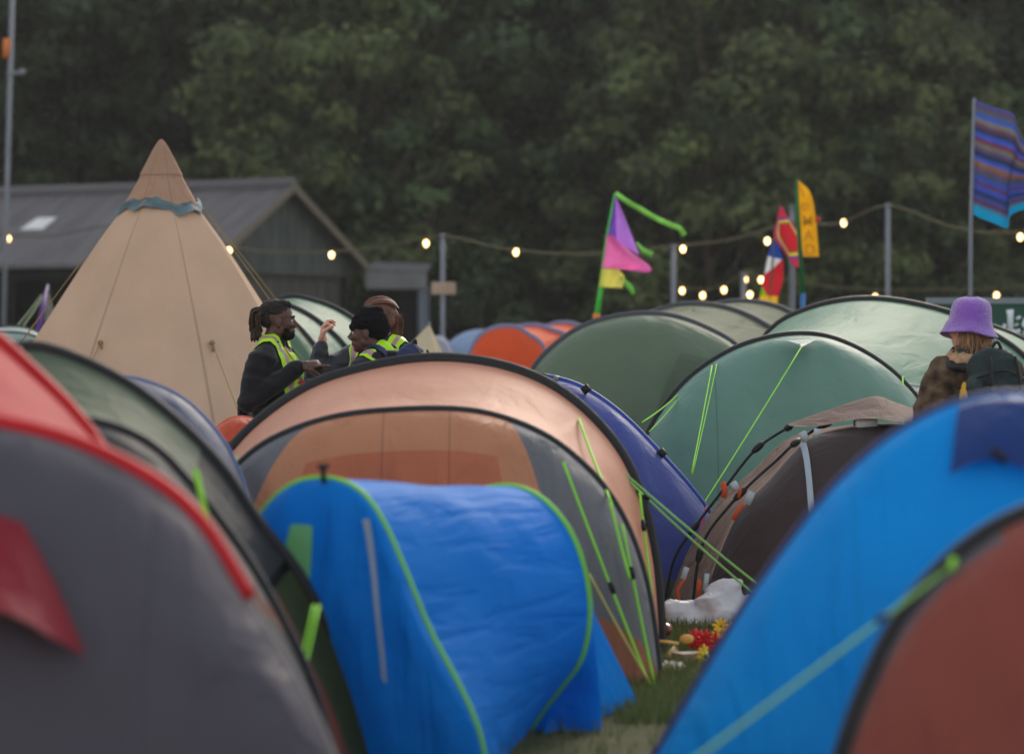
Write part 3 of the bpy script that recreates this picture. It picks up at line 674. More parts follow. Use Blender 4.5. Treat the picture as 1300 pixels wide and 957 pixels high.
# --- pale canvas tipi
def tipi():
    d = 24.0; k = FPX / d; base = W(205, None, d); bz = W(205, 177, d).z
    prof = [(177, .3), (179, 3), (184, 6), (190, 9.5), (230, 28), (268, 50), (300, 74), (340, 101), (380, 127), (440, 165), (520, 212), (600, 255), (690, 296)]  # y, half width in photo
    pz = [(CAMH - (y - HOR) / k, w / k) for y, w in prof]
    def rad(z):
        if z <= pz[-1][0]: return pz[-1][1]
        for (z1, r1), (z0, r0) in zip(pz, pz[1:]):
            if z0 <= z <= z1: return r0 + (r1 - r0) * (z - z0) / (z1 - z0)
        return pz[0][1]
    NP = 8; ph = R(22.5)
    def body(z0, z1, grow, seed, nzz=46):
        def S(u, v):
            a = 2 * math.pi * u + ph; z = z0 + (z1 - z0) * v; r = rad(z)
            kk = (u * NP) % 1.0; sg = math.cos(math.pi / NP) / math.cos((kk - .5) * 2 * math.pi / NP)   # flat panels between seams
            f = .45 + .55 * min(1, max(0, (bz - z) / 1.0)); rr = r * (1 + .035) * (1 - f + f * sg) + grow * min(1, .15 + (bz - z) / .35)
            rr += .010 * nz(Vector((math.cos(a) * 2, math.sin(a) * 2, z)), 2, seed) * min(1, r)
            return Vector((base.x + rr * math.cos(a), base.y + rr * math.sin(a), max(0, z)))
        return grid(S, 144, nzz)
    root = thing('tipi', 'tall pale tan canvas tipi tent with a darker cap and grey-blue trim', 'tipi', base)
    canvas = fabric('tan_canvas', c(218, 184, 158), trans=.26, rough=.85, spec=.15, wr=(30, 2.2), wa=.22, var=.07, seams=[(8 * 1.0, 0, -i, .012) for i in range(0, 9)])
    capm = fabric('tan_cap', c(176, 140, 118), trans=.12, rough=.8, spec=.15, wr=(24, 4), wa=.35, var=.09, seams=[(8, 0, -i, .02) for i in range(9)])
    zc = CAMH - (264 - HOR) / k
    link('canvas', body(bz - .12, 0, 0, 1), canvas, root)
    zm = CAMH - (218 - HOR) / k
    link('cap', body(bz, zm - .03, .018, 4, 20), capm, root)
    link('cap_skirt', body(zm + .05, zc, .010, 9, 20), capm, root)
    # wavy grey-blue hem of the cap
    bm = bmesh.new(); rows = []
    for i in range(145):
        a = 2 * math.pi * i / 144; w0 = .022 * math.sin(3 * a + 1) + .012 * math.sin(7 * a) + .005 * math.sin(19 * a); row = []
        for j in range(5):
            z = zc + w0 + .045 - .075 * j / 4 * (1 + .15 * math.sin(11 * a)); r = rad(z) + .026 + .016 * math.sin(j * 1.3 + 5 * a) + .006 * (j == 4)
            row.append(bm.verts.new((base.x + r * math.cos(a), base.y + r * math.sin(a), z)))
        rows.append(row)
    for p_, q_ in zip(rows, rows[1:]):
        for j in range(4): bm.faces.new((p_[j], p_[j + 1], q_[j + 1], q_[j]))
    link('cap_hem', bm, plain('blue_grey_trim', c(92, 112, 120), .7, bump=.5, bscale=30, var=.25, vscale=8), root)
    ochre = plain('ochre_cord', c(150, 128, 84), .8)
    for ang in (R(-62), R(-110), R(-160), R(-12), R(30), R(150), R(90)):
        z = CAMH - (435 - HOR) / k; r = rad(z) + .03; q = Vector((base.x + r * math.cos(ang), base.y + r * math.sin(ang), z))
        g = Vector((base.x + (rad(0) + .75) * math.cos(ang), base.y + (rad(0) + .75) * math.sin(ang), 0))
        bm = bmesh.new(); ell(bm, q, (.022, .022, .02), seg=8, rings=6); ell(bm, q + Vector((.01, -.01, -.04)), (.012, .012, .03), seg=8, rings=6); lo = link('toggle', bm, ochre, root)
        line(q, g, .004, ochre, root)
    for ang, z1 in ((R(-3), 262), (R(184), 330)):
        z = CAMH - (z1 - HOR) / k; r = rad(z) + .03; q = Vector((base.x + r * math.cos(ang), base.y + r * math.sin(ang), z)); g = Vector((base.x + (rad(0) + .35) * math.cos(ang), base.y + (rad(0) + .3) * math.sin(ang), 0))
        line(q, g, .004, ochre, root, sag=-.03); line(q + Vector((0, .05, 0)), g + Vector((.05, .1, 0)), .0035, ochre, root, sag=-.08)
    # wooden support poles seen as seams inside
    for i in (0, 2, 5):
        a = ph + 2 * math.pi * i / NP; bm = bmesh.new(); tube(bm, [(base.x + (rad(0) - .06) * math.cos(a), base.y + (rad(0) - .06) * math.sin(a), 0), (base.x + .03 * math.cos(a), base.y + .03 * math.sin(a), bz - .25)], .02, 8); link('pole', bm, plain('wooden_pole', c(140, 110, 80)), root)
tipi()

def dome(name, label, root_px, d, A, Bk, mat_front, mat_body, L=.7, sleeve_r=.022, sl=None, backL=.6, end_kw=None, sag=.04, sleeves=True, cat='tent'):
    """tunnel tent: arches A (front) .. Bk (list going back), cloth between, closed ends"""
    root = thing(name, label, cat, W(root_px, None, d)); sl = sl or M_SLEEVE
    arches = [A] + Bk
    fS = endS(A, L, **(end_kw or {})); fp = link('front_panel', grid(fS, 96, 28), mat_front, root)
    for i, (a, b_) in enumerate(zip(arches, arches[1:])):
        link('canopy', grid(loftS(a, b_, sag, seed=i * 7), 96, 16), mat_body[i % len(mat_body)] if isinstance(mat_body, list) else mat_body, root)
    link('rear_panel', grid(endS(arches[-1], backL, (0, 1, 0)), 60, 14), mat_body[-1] if isinstance(mat_body, list) else mat_body, root)
    if sleeves:
        for i, a in enumerate(arches): sleeve(a, sleeve_r[i] if isinstance(sleeve_r, (list, tuple)) else sleeve_r, sl, root)
    return root, fS

# --- T10 far orange and blue tunnel tent
A = arch([(586, None), (590, 490), (598, 448), (614, 424), (642, 415), (668, 424), (694, 460), (702, None)], 34)
B = arch([(610, None), (616, 460), (640, 424), (672, 414), (700, 420), (722, 445), (735, None)], 35)
B2 = arch([(660, None), (672, 440), (694, 416), (722, 411), (748, 424), (765, 460), (770, None)], 36)
far_or = fabric('far_orange_nylon', c(236, 104, 62), trans=.4, spec=.12, rough=.6); far_bl = fabric('far_blue_nylon', c(150, 175, 205), trans=.4)
root, _ = dome('tunnel_tent', 'distant orange tunnel tent with grey-blue sleeves left of the big olive tent', 640, 34, A, [B, B2], far_or, [far_or, far_or], L=.4, sleeve_r=.04, sl=plain('blue_grey_sleeve', c(120, 118, 150)))
# --- T11 far pale blue dome
A = arch([(540, None), (548, 470), (575, 432), (608, 419), (642, 430), (664, 470), (668, None)], 38)
B = arch([(560, None), (566, 470), (590, 434), (616, 422), (650, 433), (670, 470), (674, None)], 39)
dome('dome_tent', 'small pale blue tent just left of the distant orange tent', 600, 38, A, [B], fabric('pale_blue_nylon', c(160, 185, 215), trans=.4), fabric('pale_blue_nylon_b', c(170, 195, 220), trans=.4), L=.3, sleeve_r=.015, sl=plain('lilac_edge', c(150, 150, 180)))
# --- T13 white-grey dome
A = arch([(534, None), (536, 460), (541, 438), (552, 427), (564, 431), (576, 450), (582, 480), (584, None)], 37)
B = arch([(536, None), (538, 460), (543, 438), (554, 427), (566, 431), (578, 450), (584, 480), (586, None)], 38.5)
dome('dome_tent', 'small pale grey dome tent under the wooden sign post', 556, 37, A, [B], fabric('pale_grey_nylon', c(170, 178, 192), trans=.4), fabric('pale_grey_nylon_b', c(180, 188, 200), trans=.4), L=.3, sleeve_r=.012, sl=plain('grey_edge', c(160, 165, 180)))
# --- T12 pointed cream tarp tent
def point_tent(label, ap, feet, d, mat, name='ridge_tent', mat2=None):
    root = thing(name, label, 'tent', W(ap[0], None, d)); a = W(ap[0], ap[1], d)
    f = [W(x, None, dd) for x, dd in feet]
    for i in range(len(f)):
        p, q = f[i], f[(i + 1) % len(f)]
        def S(u, v, p=p, q=q):
            P = a.lerp(p.lerp(q, u), v); m = (p + q) / 2 - a; inw = Vector((a.x, a.y, 0)) - (p + q) / 2; inw.z = 0
            return P + inw * (.10 * math.sin(math.pi * v) * math.sin(math.pi * u) + .02 * math.sin(math.pi * v))
        link('canopy', grid(S, 14, 14), (mat2 if (mat2 and i % 2) else mat), root)
    bm = bmesh.new(); tube(bm, [(a.x, a.y, 0), (a.x, a.y, a.z + .02)], .012, 8); link('pole', bm, M_STEEL, root)
    return root, a
point_tent('cream pointed canvas awning behind the woman with red hair', (545, 411), [(320, 29.0), (600, 28.6), (640, 32), (360, 32.5)], 30, fabric('cream_canvas', c(225, 212, 185), trans=.35, rough=.8))
# --- T15 purple edged tent at left
root, a = point_tent('pale tent with a purple edge at the left of the tipi', (61, 363), [(40, 33), (118, 33.5), (120, 36.5), (60, 37)], 35, fabric('cream_green_cloth', c(190, 195, 175), trans=.35), mat2=fabric('purple_nylon', c(90, 45, 120), trans=.3))
Pp = [a + Vector((0, -.05, 0)), W(56, 385, 34.6), W(48, 425, 34)]; bm = bmesh.new(); tube(bm, Pp, [.02, .055, .08], 8, flat=.5); link('purple_trim', bm, plain('purple_trim', c(92, 48, 128)), root)
line(W(53, 374, 34.5), W(18, 418, 32.5), .006, plain('dark_green_cord', c(60, 110, 60)), root); line(W(54, 378, 34.5), W(26, 418, 32.5), .006, plain('olive_cord', c(100, 120, 60)), root)
A = arch([(-70, None), (-62, 470), (-40, 436), (-8, 424), (30, 424), (52, 434), (66, 470), (70, None)], 31)
B = arch([(-60, None), (-52, 460), (-25, 426), (5, 415), (38, 418), (58, 432), (72, 470), (76, None)], 32.5)
dome('tunnel_tent', 'low pale mint tent at the left edge beside the tipi', 0, 31, A, [B], fabric('pale_mint', c(160, 180, 175), trans=.35), fabric('pale_mint_b', c(170, 190, 184), trans=.4), L=.4, sleeve_r=.02)

# --- T14 green tent behind the two talking people
mint = fabric('mint_nylon', c(96, 140, 118), trans=.36, rough=.48, wr=(14, 3), wa=.35)
A = arch([(268, None), (275, 520), (300, 440), (345, 396), (378, 403), (410, 430), (437, 470), (455, 540), (462, None)], 24.5)
A = arch([(262, None), (268, 520), (290, 450), (322, 405), (352, 398), (385, 424), (415, 470), (432, 540), (440, None)], 25.0)
B = arch([(285, None), (292, 500), (315, 420), (350, 388), (378, 394), (410, 414), (440, 445), (466, 500), (480, None)], 26.3)
B2 = arch([(300, None), (306, 490), (328, 408), (362, 379), (400, 383), (436, 398), (470, 425), (500, 480), (512, None)], 27.8)
dome('tunnel_tent', 'mint green tunnel tent behind the man with dreadlocks', 400, 25, A, [B, B2], mint, mint, L=.6, sleeve_r=[.035, .035, .035])

# --- T9 olive tunnel tent (three hoops)
olive_f = fabric('olive_front', c(112, 130, 108), trans=.3, rough=.5, wr=(5, 3), wa=.3, tcol=None)
olive_b = fabric('olive_body', c(92, 106, 80), trans=.28, rough=.6, wr=(26, 3), wa=.4, spec=.12)
A = arch([(655, None), (660, 560), (675, 478), (700, 444), (740, 416), (790, 402), (845, 401), (895, 417), (940, 445), (980, 500), (1005, 570), (1012, None)], 26)
B = arch([(760, None), (770, 480), (800, 415), (850, 391), (900, 388), (950, 402), (1000, 435), (1040, 490), (1060, 570), (1066, None)], 28)
B2 = arch([(820, None), (830, 460), (865, 405), (910, 387), (955, 384), (1000, 396), (1045, 428), (1080, 480), (1100, 560), (1104, None)], 29.8)
root, S = dome('tunnel_tent', 'large olive green tunnel tent with three grey hoops behind the blue tent', 840, 26, A, [B, B2], olive_f, olive_b, L=.8, sleeve_r=.038, sl=plain('slate_sleeve', c(66, 66, 74), .5))
# hanging fold on the olive front
def S2(u, v): return S(.55 + .30 * u - .05 * v, .25 + .3 * v + .12 * (1 - u)) + Vector((0, -.03 * math.sin(math.pi * v), 0))
link('door_flap', grid(S2, 20, 14), fabric('olive_flap', c(98, 114, 94), trans=.3, wr=(3, 3)), root)
line(at(A, .10), W(690, None, 25), .008, M_NEON, root)

# --- T8 green tunnel tent
green_f = fabric('green_front', c(122, 162, 148), trans=.38, rough=.42, wr=(9, 3), wa=.25, regions=[], seams=[(1, 0, -.36, .0012), (1, 0, -.72, .0012)])
green_b = fabric('green_body', c(112, 158, 136), trans=.36, rough=.5, wr=(26, 4), wa=.2, spec=.22)
A = arch([(788, None), (796, 640), (815, 570), (842, 520), (880, 477), (930, 445), (975, 430), (1016, 425), (1055, 430), (1100, 450), (1140, 480), (1172, 520), (1200, 590), (1214, 660), (1218, None)], 20.8, 21.6)
B = arch([(930, None), (938, 560), (955, 460), (985, 415), (1025, 394), (1070, 383), (1115, 381), (1165, 388), (1215, 402), (1258, 424), (1300, 454), (1345, 510), (1375, 590), (1384, None)], 24.2, 24.8)
B2 = arch([(1000, None), (1010, 560), (1030, 480), (1070, 430), (1120, 408), (1180, 402), (1240, 410), (1300, 432), (1350, 470), (1400, 540), (1430, 600), (1436, None)], 26.5, 27)
root, S = dome('tunnel_tent', 'big mint and sea green tunnel tent with black hoops behind the brown tent', 1000, 21, A, [B, B2], green_f, green_b, L=.75, sleeve_r=[.03, .036, .03])
# vent triangle under the first hoop and dark window near its right side
P0, P1, P2 = W(997, 432, 20.9), W(1038, 430, 21.0), W(1017, 441, 20.55)
bm = bmesh.new(); vs = [bm.verts.new(p) for p in (P0, P1, P2, P2 + Vector((0, .06, .02)))]; bm.faces.new((vs[0], vs[2], vs[1])); bm.faces.new((vs[0], vs[1], vs[3])); bm.faces.new((vs[0], vs[3], vs[2])); bm.faces.new((vs[1], vs[2], vs[3]))
link('vent_flap', bm, fabric('vent_cloth', c(112, 150, 142), trans=.3), root, False)
Sb = loftS(A, B, .04)
link('window', grid(Sb, 12, 10, quad=[(.70, .02), (.85, .02), (.85, .85), (.78, .85)], off=.012), fabric('smoky_window', c(104, 134, 126), trans=.3, rough=.3), root)
def S3(u, v): return S(.115 + .10 * u * (1 - .5 * v), .05 + .42 * v) + Vector((0, -.03 - .02 * math.sin(u * 9), 0))
link('rolled_door', grid(S3, 24, 16), fabric('crinkled_green', c(135, 175, 155), trans=.35, wr=(14, 5), wa=.9), root)
line(W(1017, 441, 20.55), W(872, 672, 18.9), .0045, M_NEON, root); line(W(904, 464, 20.8), W(878, 600, 19.5), .0045, M_NEON, root); line(W(910, 462, 20.85), W(879, 602, 19.5), .0035, M_NEON, root)
line(W(1146, 478, 21.4), W(1147, 640, 20.3), .0055, M_NEON, root); line(W(862, 500, 20.85), W(815, 536, 20.3), .005, M_NEON, root); line(W(866, 500, 20.85), W(824, 548, 20.2), .004, M_NEON, root)

# --- T7 violet blue dome
violet = fabric('violet_blue', c(84, 98, 172), trans=.35, rough=.45, wr=(12, 4), wa=.3)
A = arch([(470, None), (480, 690), (505, 600), (550, 530), (605, 490), (660, 477), (700, 480), (742, 494), (788, 526), (835, 573), (880, 624), (908, 665), (918, 700), (916, None)], 19.3, 19.0)
B = arch([(480, None), (490, 690), (510, 610), (550, 555), (600, 518), (650, 505), (690, 510), (730, 528), (775, 562), (822, 610), (865, 658), (890, 700), (898, 725), (902, None)], 20.6, 20.4)
root, S = dome('dome_tent', 'violet blue dome tent between the orange tent and the brown tent', 740, 19, A, [B], violet, violet, L=.5, sleeve_r=.022, sl=plain('royal_blue_sleeve', c(38, 70, 150), .5))
ss = fabric('grey_mud_skirt', c(105, 105, 112), trans=.2)
link('groundsheet', grid(S, 60, 6, u=(.02, .98), v=(.90, 1), off=.012), ss, root)
tip = W(702, 480, 19.15); line(W(650, 470, 19), tip, .006, M_BLACK, root, name='pole_tip', sag=-.02)
bm = bmesh.new(); tube(bm, catmull([W(x, y, 18.9) for x, y in ((641, 471), (652, 468), (662, 474), (668, 484))], 5), .007, 6); link('cord_loop', bm, plain('white_cord', c(230, 230, 235)), root)
bm = bmesh.new(); tube(bm, [W(702, 480, 19.1), W(709, 482, 19.1)], .022, 8); link('pole_clip', bm, M_STEEL, root)
for x, y in ((744, 493), (840, 574)):
    bm = bmesh.new(); tube(bm, [W(x - 3, y - 3, 19.0), W(x + 3, y + 5, 19.0)], .027, 8); link('tie', bm, M_BLACK, root)

# --- T16 brown frame tent with fly canopy
brown = fabric('dark_brown_cloth', c(64, 54, 54), trans=.12, rough=.6, wr=(5, 4), wa=.25)
beige = fabric('beige_brown_cloth', c(138, 116, 104), trans=.2, rough=.75, spec=.15, wr=(10, 4), wa=.7)
F = arch([(893, None), (900, 745), (915, 700), (940, 648), (975, 612), (1005, 578), (1035, 553), (1070, 544), (1110, 540), (1150, 541), (1195, 556), (1240, 600), (1275, 670), (1290, 740), (1294, None)], 17.4)
Rr = arch([(848, None), (856, 745), (872, 705), (902, 652), (928, 622), (960, 594), (988, 566), (1015, 550), (1050, 543), (1100, 538), (1160, 538), (1205, 550), (1245, 590), (1280, 660), (1296, 730), (1300, None)], 18.4)
root, S = dome('frame_tent', 'dark brown frame tent with beige edging and a small pitched fly on top', 1050, 17.6, F, [Rr], brown, beige, L=.55, sleeves=False, backL=.8, sag=.02)
link('webbing', grid(S, 4, 24, quad=[(.365, .0), (.378, .0), (.383, .62), (.370, .62)], off=.012), plain('pale_blue_webbing', c(165, 178, 190)), root)
bm = bmesh.new(); tube(bm, [at(F, i / 60) for i in range(4, 36)], .009, 6); link('piping', bm, plain('beige_piping', c(176, 152, 138)), root)
def fly(u, v):
    ridge = [W(1000, 538, 17.7), W(1055, 519, 17.7), W(1108, 503, 17.7), W(1135, 510, 17.7), W(1166, 521, 17.8)]
    e = catmull(ridge, 6); P = at(e, u).copy(); w = (v - .5) * 2
    P.y += w * .50 * (.12 + .88 * math.sin(math.pi * min(1, u * .75 + .02))); P.z -= abs(w) * (.115) * math.sin(math.pi * min(1, max(0, u * .8 + .02))) ** 1.0 + .01 * math.sin(u * 14) * abs(w)
    return P
bm = grid(fly, 30, 16); ob = link('fly_canopy', bm, fabric('brown_fly', c(118, 98, 90), trans=.12, rough=.7, spec=.15, wr=(5, 3), wa=.3), root)
for k, pts in enumerate(([(845, None), (848, 745), (858, 705), (885, 665), (921, 618), (955, 575), (985, 552), (1020, 535), (1075, 524), (1108, 512)], [(878, None), (885, 720), (897, 680), (925, 643), (955, 612), (985, 585), (1010, 562), (1045, 540), (1075, 530), (1108, 514)])):
    dd = 18.0 if k == 0 else 17.3
    P = catmull([W(x, y, dd if y is None or y > 540 else 17.7) for x, y in pts], 8); bm = bmesh.new(); tube(bm, P, .008, 8); po = link('pole', bm, M_BLACK, root)
    for x in ((964, 880, 1000) if k == 0 else (1010, 940, 888, 1050)):
        i = min(range(len(P)), key=lambda j: abs(650 + FPX * P[j].x / P[j].y - x)); i = min(max(i, 1), len(P) - 2); e = (P[i + 1] - P[i - 1]).normalized() * .045
        bm = bmesh.new(); tube(bm, [P[i] - e, P[i] - e * .4, P[i] + e * .4, P[i] + e], [.012, .02, .02, .012], 8); link('pole_joint', bm, M_BLACK, po)
orange_strap = plain('orange_strap', c(190, 78, 42), .7)
grey_tab = plain('grey_tab', c(170, 180, 185), .7)
for pts, m_, r_ in (([(917, 612), (921, 622), (918, 632)], orange_strap, .016), ([(940, 618), (938, 632)], orange_strap, .010), ([(944, 640), (936, 650), (931, 660)], orange_strap, .013), ([(862, 765), (860, 748), (872, 730)], orange_strap, .010), ([(887, 762), (888, 735)], orange_strap, .012),
                    ([(930, 612), (936, 622)], grey_tab, .020), ([(955, 624), (948, 640)], grey_tab, .022), ([(1018, 548), (1024, 560)], grey_tab, .02), ([(867, 735), (872, 720)], grey_tab, .016), ([(895, 750), (898, 728)], grey_tab, .014), ([(1036, 555), (1038, 544)], grey_tab, .018)):
    bm = bmesh.new(); P = [W(x, y, 17.15) for x, y in pts]; tube(bm, P, r_, 8, flat=.4); link('strap', bm, m_, root)
bm = bmesh.new(); box(bm, (W(1086, 530, 17.4).x, 17.35, W(0, 543, 17.4).z), (W(1113, 530, 17.4).x, 17.5, W(0, 530, 17.4).z)); bmesh.ops.bevel(bm, geom=list(bm.edges), offset=.01, segments=2); link('care_label', bm, plain('white_label', c(205, 205, 205)), root)
line(W(897, 642, 18.6), W(878, 712, 18.3), .005, plain('pink_cord', c(190, 70, 90)), root)

# --- T3 navy tent at left, T4 small orange-red dome
navy = fabric('navy_slate', c(72, 84, 116), trans=.3, rough=.5, wr=(8, 3), wa=.25)
A = arch([(-50, None), (-40, 700), (-10, 580), (40, 515), (90, 487), (145, 478), (190, 486), (235, 508), (272, 545), (297, 585), (318, 650), (332, 760), (338, None)], 13.4)
B = arch([(-30, None), (-22, 700), (0, 600), (35, 540), (80, 508), (128, 498), (170, 505), (212, 528), (246, 564), (272, 610), (292, 680), (304, 760), (310, None)], 14.6)
dome('dome_tent', 'slate navy dome tent between the olive tent and the tipi', 150, 13.4, A, [B], navy, navy, L=.6, sleeve_r=.012, sl=plain('navy_edge', c(92, 108, 150)))
A = arch([(245, None), (252, 640), (262, 570), (278, 540), (302, 529), (330, 536), (352, 560), (366, 620), (370, None)], 17.2)
B = arch([(250, None), (257, 640), (267, 575), (283, 545), (306, 534), (334, 541), (354, 565), (368, 620), (372, None)], 18.3)
dome('dome_tent', 'small orange-red dome tent in front of the tipi by the man in black', 305, 17.2, A, [B], fabric('coral_nylon', c(215, 95, 65), trans=.35, wr=(16, 4), wa=.6, regions=[(c(70, 66, 70), [(0, 1, -.30)])]), fabric('coral_b', c(215, 95, 65)), L=.35, sleeve_r=.008, sl=plain('coral_edge', c(205, 100, 70)))

# --- T5 orange and grey tunnel tent
FO, FG = c(212, 148, 112), c(122, 124, 130)
orange_b = fabric('peach_nylon', c(240, 176, 148), trans=.40, rough=.5, wr=(18, 2), wa=.18)
Ou = arch([(206, None), (212, 800), (228, 700), (252, 630), (285, 583), (330, 535), (395, 491), (470, 467), (550, 456), (630, 464), (695, 488), (748, 528), (790, 580), (815, 640), (830, 710), (836, 780), (838, None)], 15.4)
In = arch([(236, None), (240, 820), (252, 730), (272, 640), (300, 595), (350, 557), (430, 530), (530, 521), (610, 525), (680, 548), (730, 582), (770, 625), (800, 680), (820, 745), (832, 820), (836, None)], 14.2)
Ba = arch([(240, None), (246, 800), (262, 700), (290, 620), (340, 560), (410, 520), (480, 500), (550, 492), (620, 500), (690, 528), (740, 570), (780, 620), (808, 690), (822, 760), (826, None)], 17.0)
def t_of(A, px, lo=.2, hi=.8):
    return min([lo + (hi - lo) * i / 400 for i in range(401)], key=lambda t: abs(650 + FPX * at(A, t).x / at(A, t).y - px))
tl, trr = t_of(In, 398), t_of(In, 640)
of = fabric('orange_grey_front', FG, trans=.34, rough=.5, wr=(16, 2), wa=.45, regions=[
    (FO, [(1, .16, -tl), (-1, .10, trr)]),
    (c(206, 122, 90), [(1, .10, -tl - .03), (-1, .06, trr - .03), (0, 1, -.36)]),
    (c(170, 110, 84), [(1, 0, -.74), (0, 1, -.80)])], seams=[(1, 0, -(tl + trr) / 2 + .03, .0012), (1, 0, -(tl + trr) / 2 - .05, .0012)])
root = thing('tunnel_tent', 'large peach orange and grey tunnel tent with thick black hoops in the middle', 'tent', W(540, None, 14.8))
inS = endS(In, .45, p=.9); link('front_panel', grid(inS, 120, 32), of, root)
link('canopy', grid(loftS(In, Ou, .05), 110, 18), orange_b, root)
link('canopy', grid(loftS(Ou, Ba, .04), 90, 14), fabric('rear_orange', c(205, 125, 85), trans=.35), root)
link('rear_panel', grid(endS(Ba, .7, (0, 1, 0)), 60, 12), fabric('rear_grey', FG, trans=.3), root)
sleeve(Ou, .036, M_SLEEVE, root); sleeve(In, .024, M_SLEEVE, root); sleeve(Ba, .02, M_SLEEVE, root)
for (a, ya, da), (b_, yb, db), s_ in (((715, 586, 13.80), (828, None, 13.70), .55), ((735, 532, 15.2), (777, 640, 13.98), None), ((790, 665, 13.92), (832, None, 13.85), .3), ((812, 625, 15.25), (838, 840, 14.9), .2), ((300, 580, 14.0), (288, 620, 13.9), None), ((775, 638, 13.92), (800, 735, 13.8), None)):
    line(W(a, ya, da), W(b_, yb, db), .007, M_NEON, root, slider=s_)
line(W(792, 600, 15.3), W(970, 748, 15.9), .006, M_NEON2, root); line(W(800, 612, 15.3), W(962, 758, 15.9), .006, M_NEON2, root, slider=.12)
line(W(748, 728, 13.7), W(826, 868, 13.6), .005, plain('straw_cord', c(190, 180, 90)), root)
peg(W(834, None, 14.5), root)

# --- T6 blue pop-up tent with lime piping
bl = fabric('popup_blue', c(0, 138, 232), trans=.36, rough=.55, wr=(24, 2.2), wa=.30, ang=-.30, spec=.12, var=.05)
bl2 = fabric('popup_blue_end', c(0, 142, 236), trans=.38, rough=.5, wr=(16, 2), wa=.5, spec=.15, var=.05)
Lp = arch([(262, None), (272, 840), (296, 730), (330, 655), (368, 617), (412, 607), (452, 620), (482, 655), (512, 720), (545, 800), (583, 872), (606, 925), (620, None)], 11.6, 11.0)
Rp = arch([(520, None), (518, 820), (530, 730), (560, 660), (600, 626), (648, 617), (688, 633), (722, 672), (742, 725), (748, 780), (738, 835), (712, 872), (690, 900), (672, None)], 12.6, 12.3)
def halves(A, px):
    t = t_of(A, px, .15, .85); return [at(A, t * i / 60) for i in range(60)] + [at(A, t + (1 - t) * i / 60) for i in range(61)]
Lp = halves(Lp, 448); Rp = halves(Rp, 640)
root = thing('pop_up_tent', 'bright blue pop-up tent with lime green piping in the foreground', 'tent', W(500, None, 11.5))
fS = endS(Lp, .16, (-.25, -1, 0), p=.8); link('front_panel', grid(fS, 96, 26), bl2, root)
link('canopy', grid(loftS(Lp, Rp, .0, .018), 110, 30), bl, root)
rS = endS(Rp, .22, (.3, .95, 0), p=1.0); link('rear_panel', grid(rS, 70, 16), bl, root)
sleeve(Lp, .012, M_PIPE, root, 'piping'); sleeve(Rp, .012, M_PIPE, root, 'piping')
link('window', grid(fS, 16, 12, quad=[uvat(fS, 368, 668), uvat(fS, 401, 666), uvat(fS, 388, 738), uvat(fS, 350, 735)], off=.010), fabric('green_mesh_window', c(140, 215, 135), trans=.4), root)
link('zip_strip', grid(fS, 6, 30, quad=[uvat(fS, 463, 660), uvat(fS, 467, 660), uvat(fS, 493, 865), uvat(fS, 487, 865)], off=.010), plain('grey_zip_tape', c(150, 168, 185), .6), root)
def skirt(u, v):
    a = W(748, 765, 12.6).lerp(W(700, 900, 12.4), u); b_ = W(812, None, 13.2).lerp(W(690, None, 12.2), u); P = a.lerp(b_, v); P.y -= .05 * math.sin(math.pi * u) * math.sin(3 * v); return P
link('rear_skirt', grid(skirt, 20, 16), bl, root)
bm = bmesh.new(); q = W(411, 606, 11.3); tube(bm, [q + Vector((0, 0, -.02)), q + Vector((-.004, 0, .05))], .010, 6); tube(bm, [q + Vector((0, 0, .02)), q + Vector((.018, 0, .05))], .006, 6); tube(bm, [q + Vector((0, 0, .02)), q + Vector((-.022, 0, .045))], .006, 6); link('top_tie', bm, M_BLACK, root)

# --- T2 dark olive tunnel tent at left
oliveL = fabric('olive_grey_cloth', c(104, 114, 98), trans=.35, rough=.45, wr=(14, 3), wa=.4)
Cc = arch([(-190, None), (-180, 760), (-140, 590), (-90, 500), (-30, 454), (30, 441), (78, 449), (147, 480), (196, 513), (246, 557), (288, 604), (326, 662), (373, 722), (408, 783), (442, 852), (470, 930), (480, None)], 11.2)
Dd = arch([(-160, None), (-150, 800), (-100, 640), (-40, 565), (40, 535), (103, 536), (150, 546), (196, 570), (232, 606), (270, 652), (315, 715), (355, 785), (390, 860), (415, 940), (424, None)], 10.4)
Bb = arch([(-170, None), (-160, 760), (-120, 600), (-70, 520), (-20, 480), (40, 466), (90, 474), (150, 500), (200, 540), (250, 590), (300, 650), (345, 730), (380, 800), (400, 870), (406, None)], 12.6)
dk = fabric('charcoal_olive_front', c(58, 60, 62), trans=.2, rough=.5, wr=(6, 3), wa=.3, regions=[(c(62, 68, 44), [(0, 1, -.26)]), (c(110, 62, 48), [(1, .22, -.80), (-1, -.22, .835)])])
root = thing('tunnel_tent', 'dark olive tunnel tent with black hoops at the left behind the red and grey tent', 'tent', W(100, None, 11))
link('front_panel', grid(endS(Dd, .5), 96, 24), dk, root); link('canopy', grid(loftS(Dd, Cc, .05), 96, 16), fabric('olive_grey_b', c(100, 112, 94), trans=.28, rough=.6, spec=.15, wr=(14, 3), wa=.4, regions=[(c(60, 62, 64), [(1, 0, -.655)]), (c(20, 20, 22), [(1, 0, -.785), (-1, 0, .80)]), (c(66, 74, 44), [(1, 0, -.795)]), (c(124, 66, 48), [(1, 0, -.80), (1.2, 1, -1.35), (-1.2, -1, 1.62)])]), root)
link('canopy', grid(loftS(Cc, Bb, .04), 80, 12), oliveL, root); link('rear_panel', grid(endS(Bb, .6, (0, 1, 0)), 60, 12), oliveL, root)
sleeve(Cc, .026, M_SLEEVE, root); sleeve(Dd, .024, M_SLEEVE, root); sleeve(Bb, .02, M_SLEEVE, root)
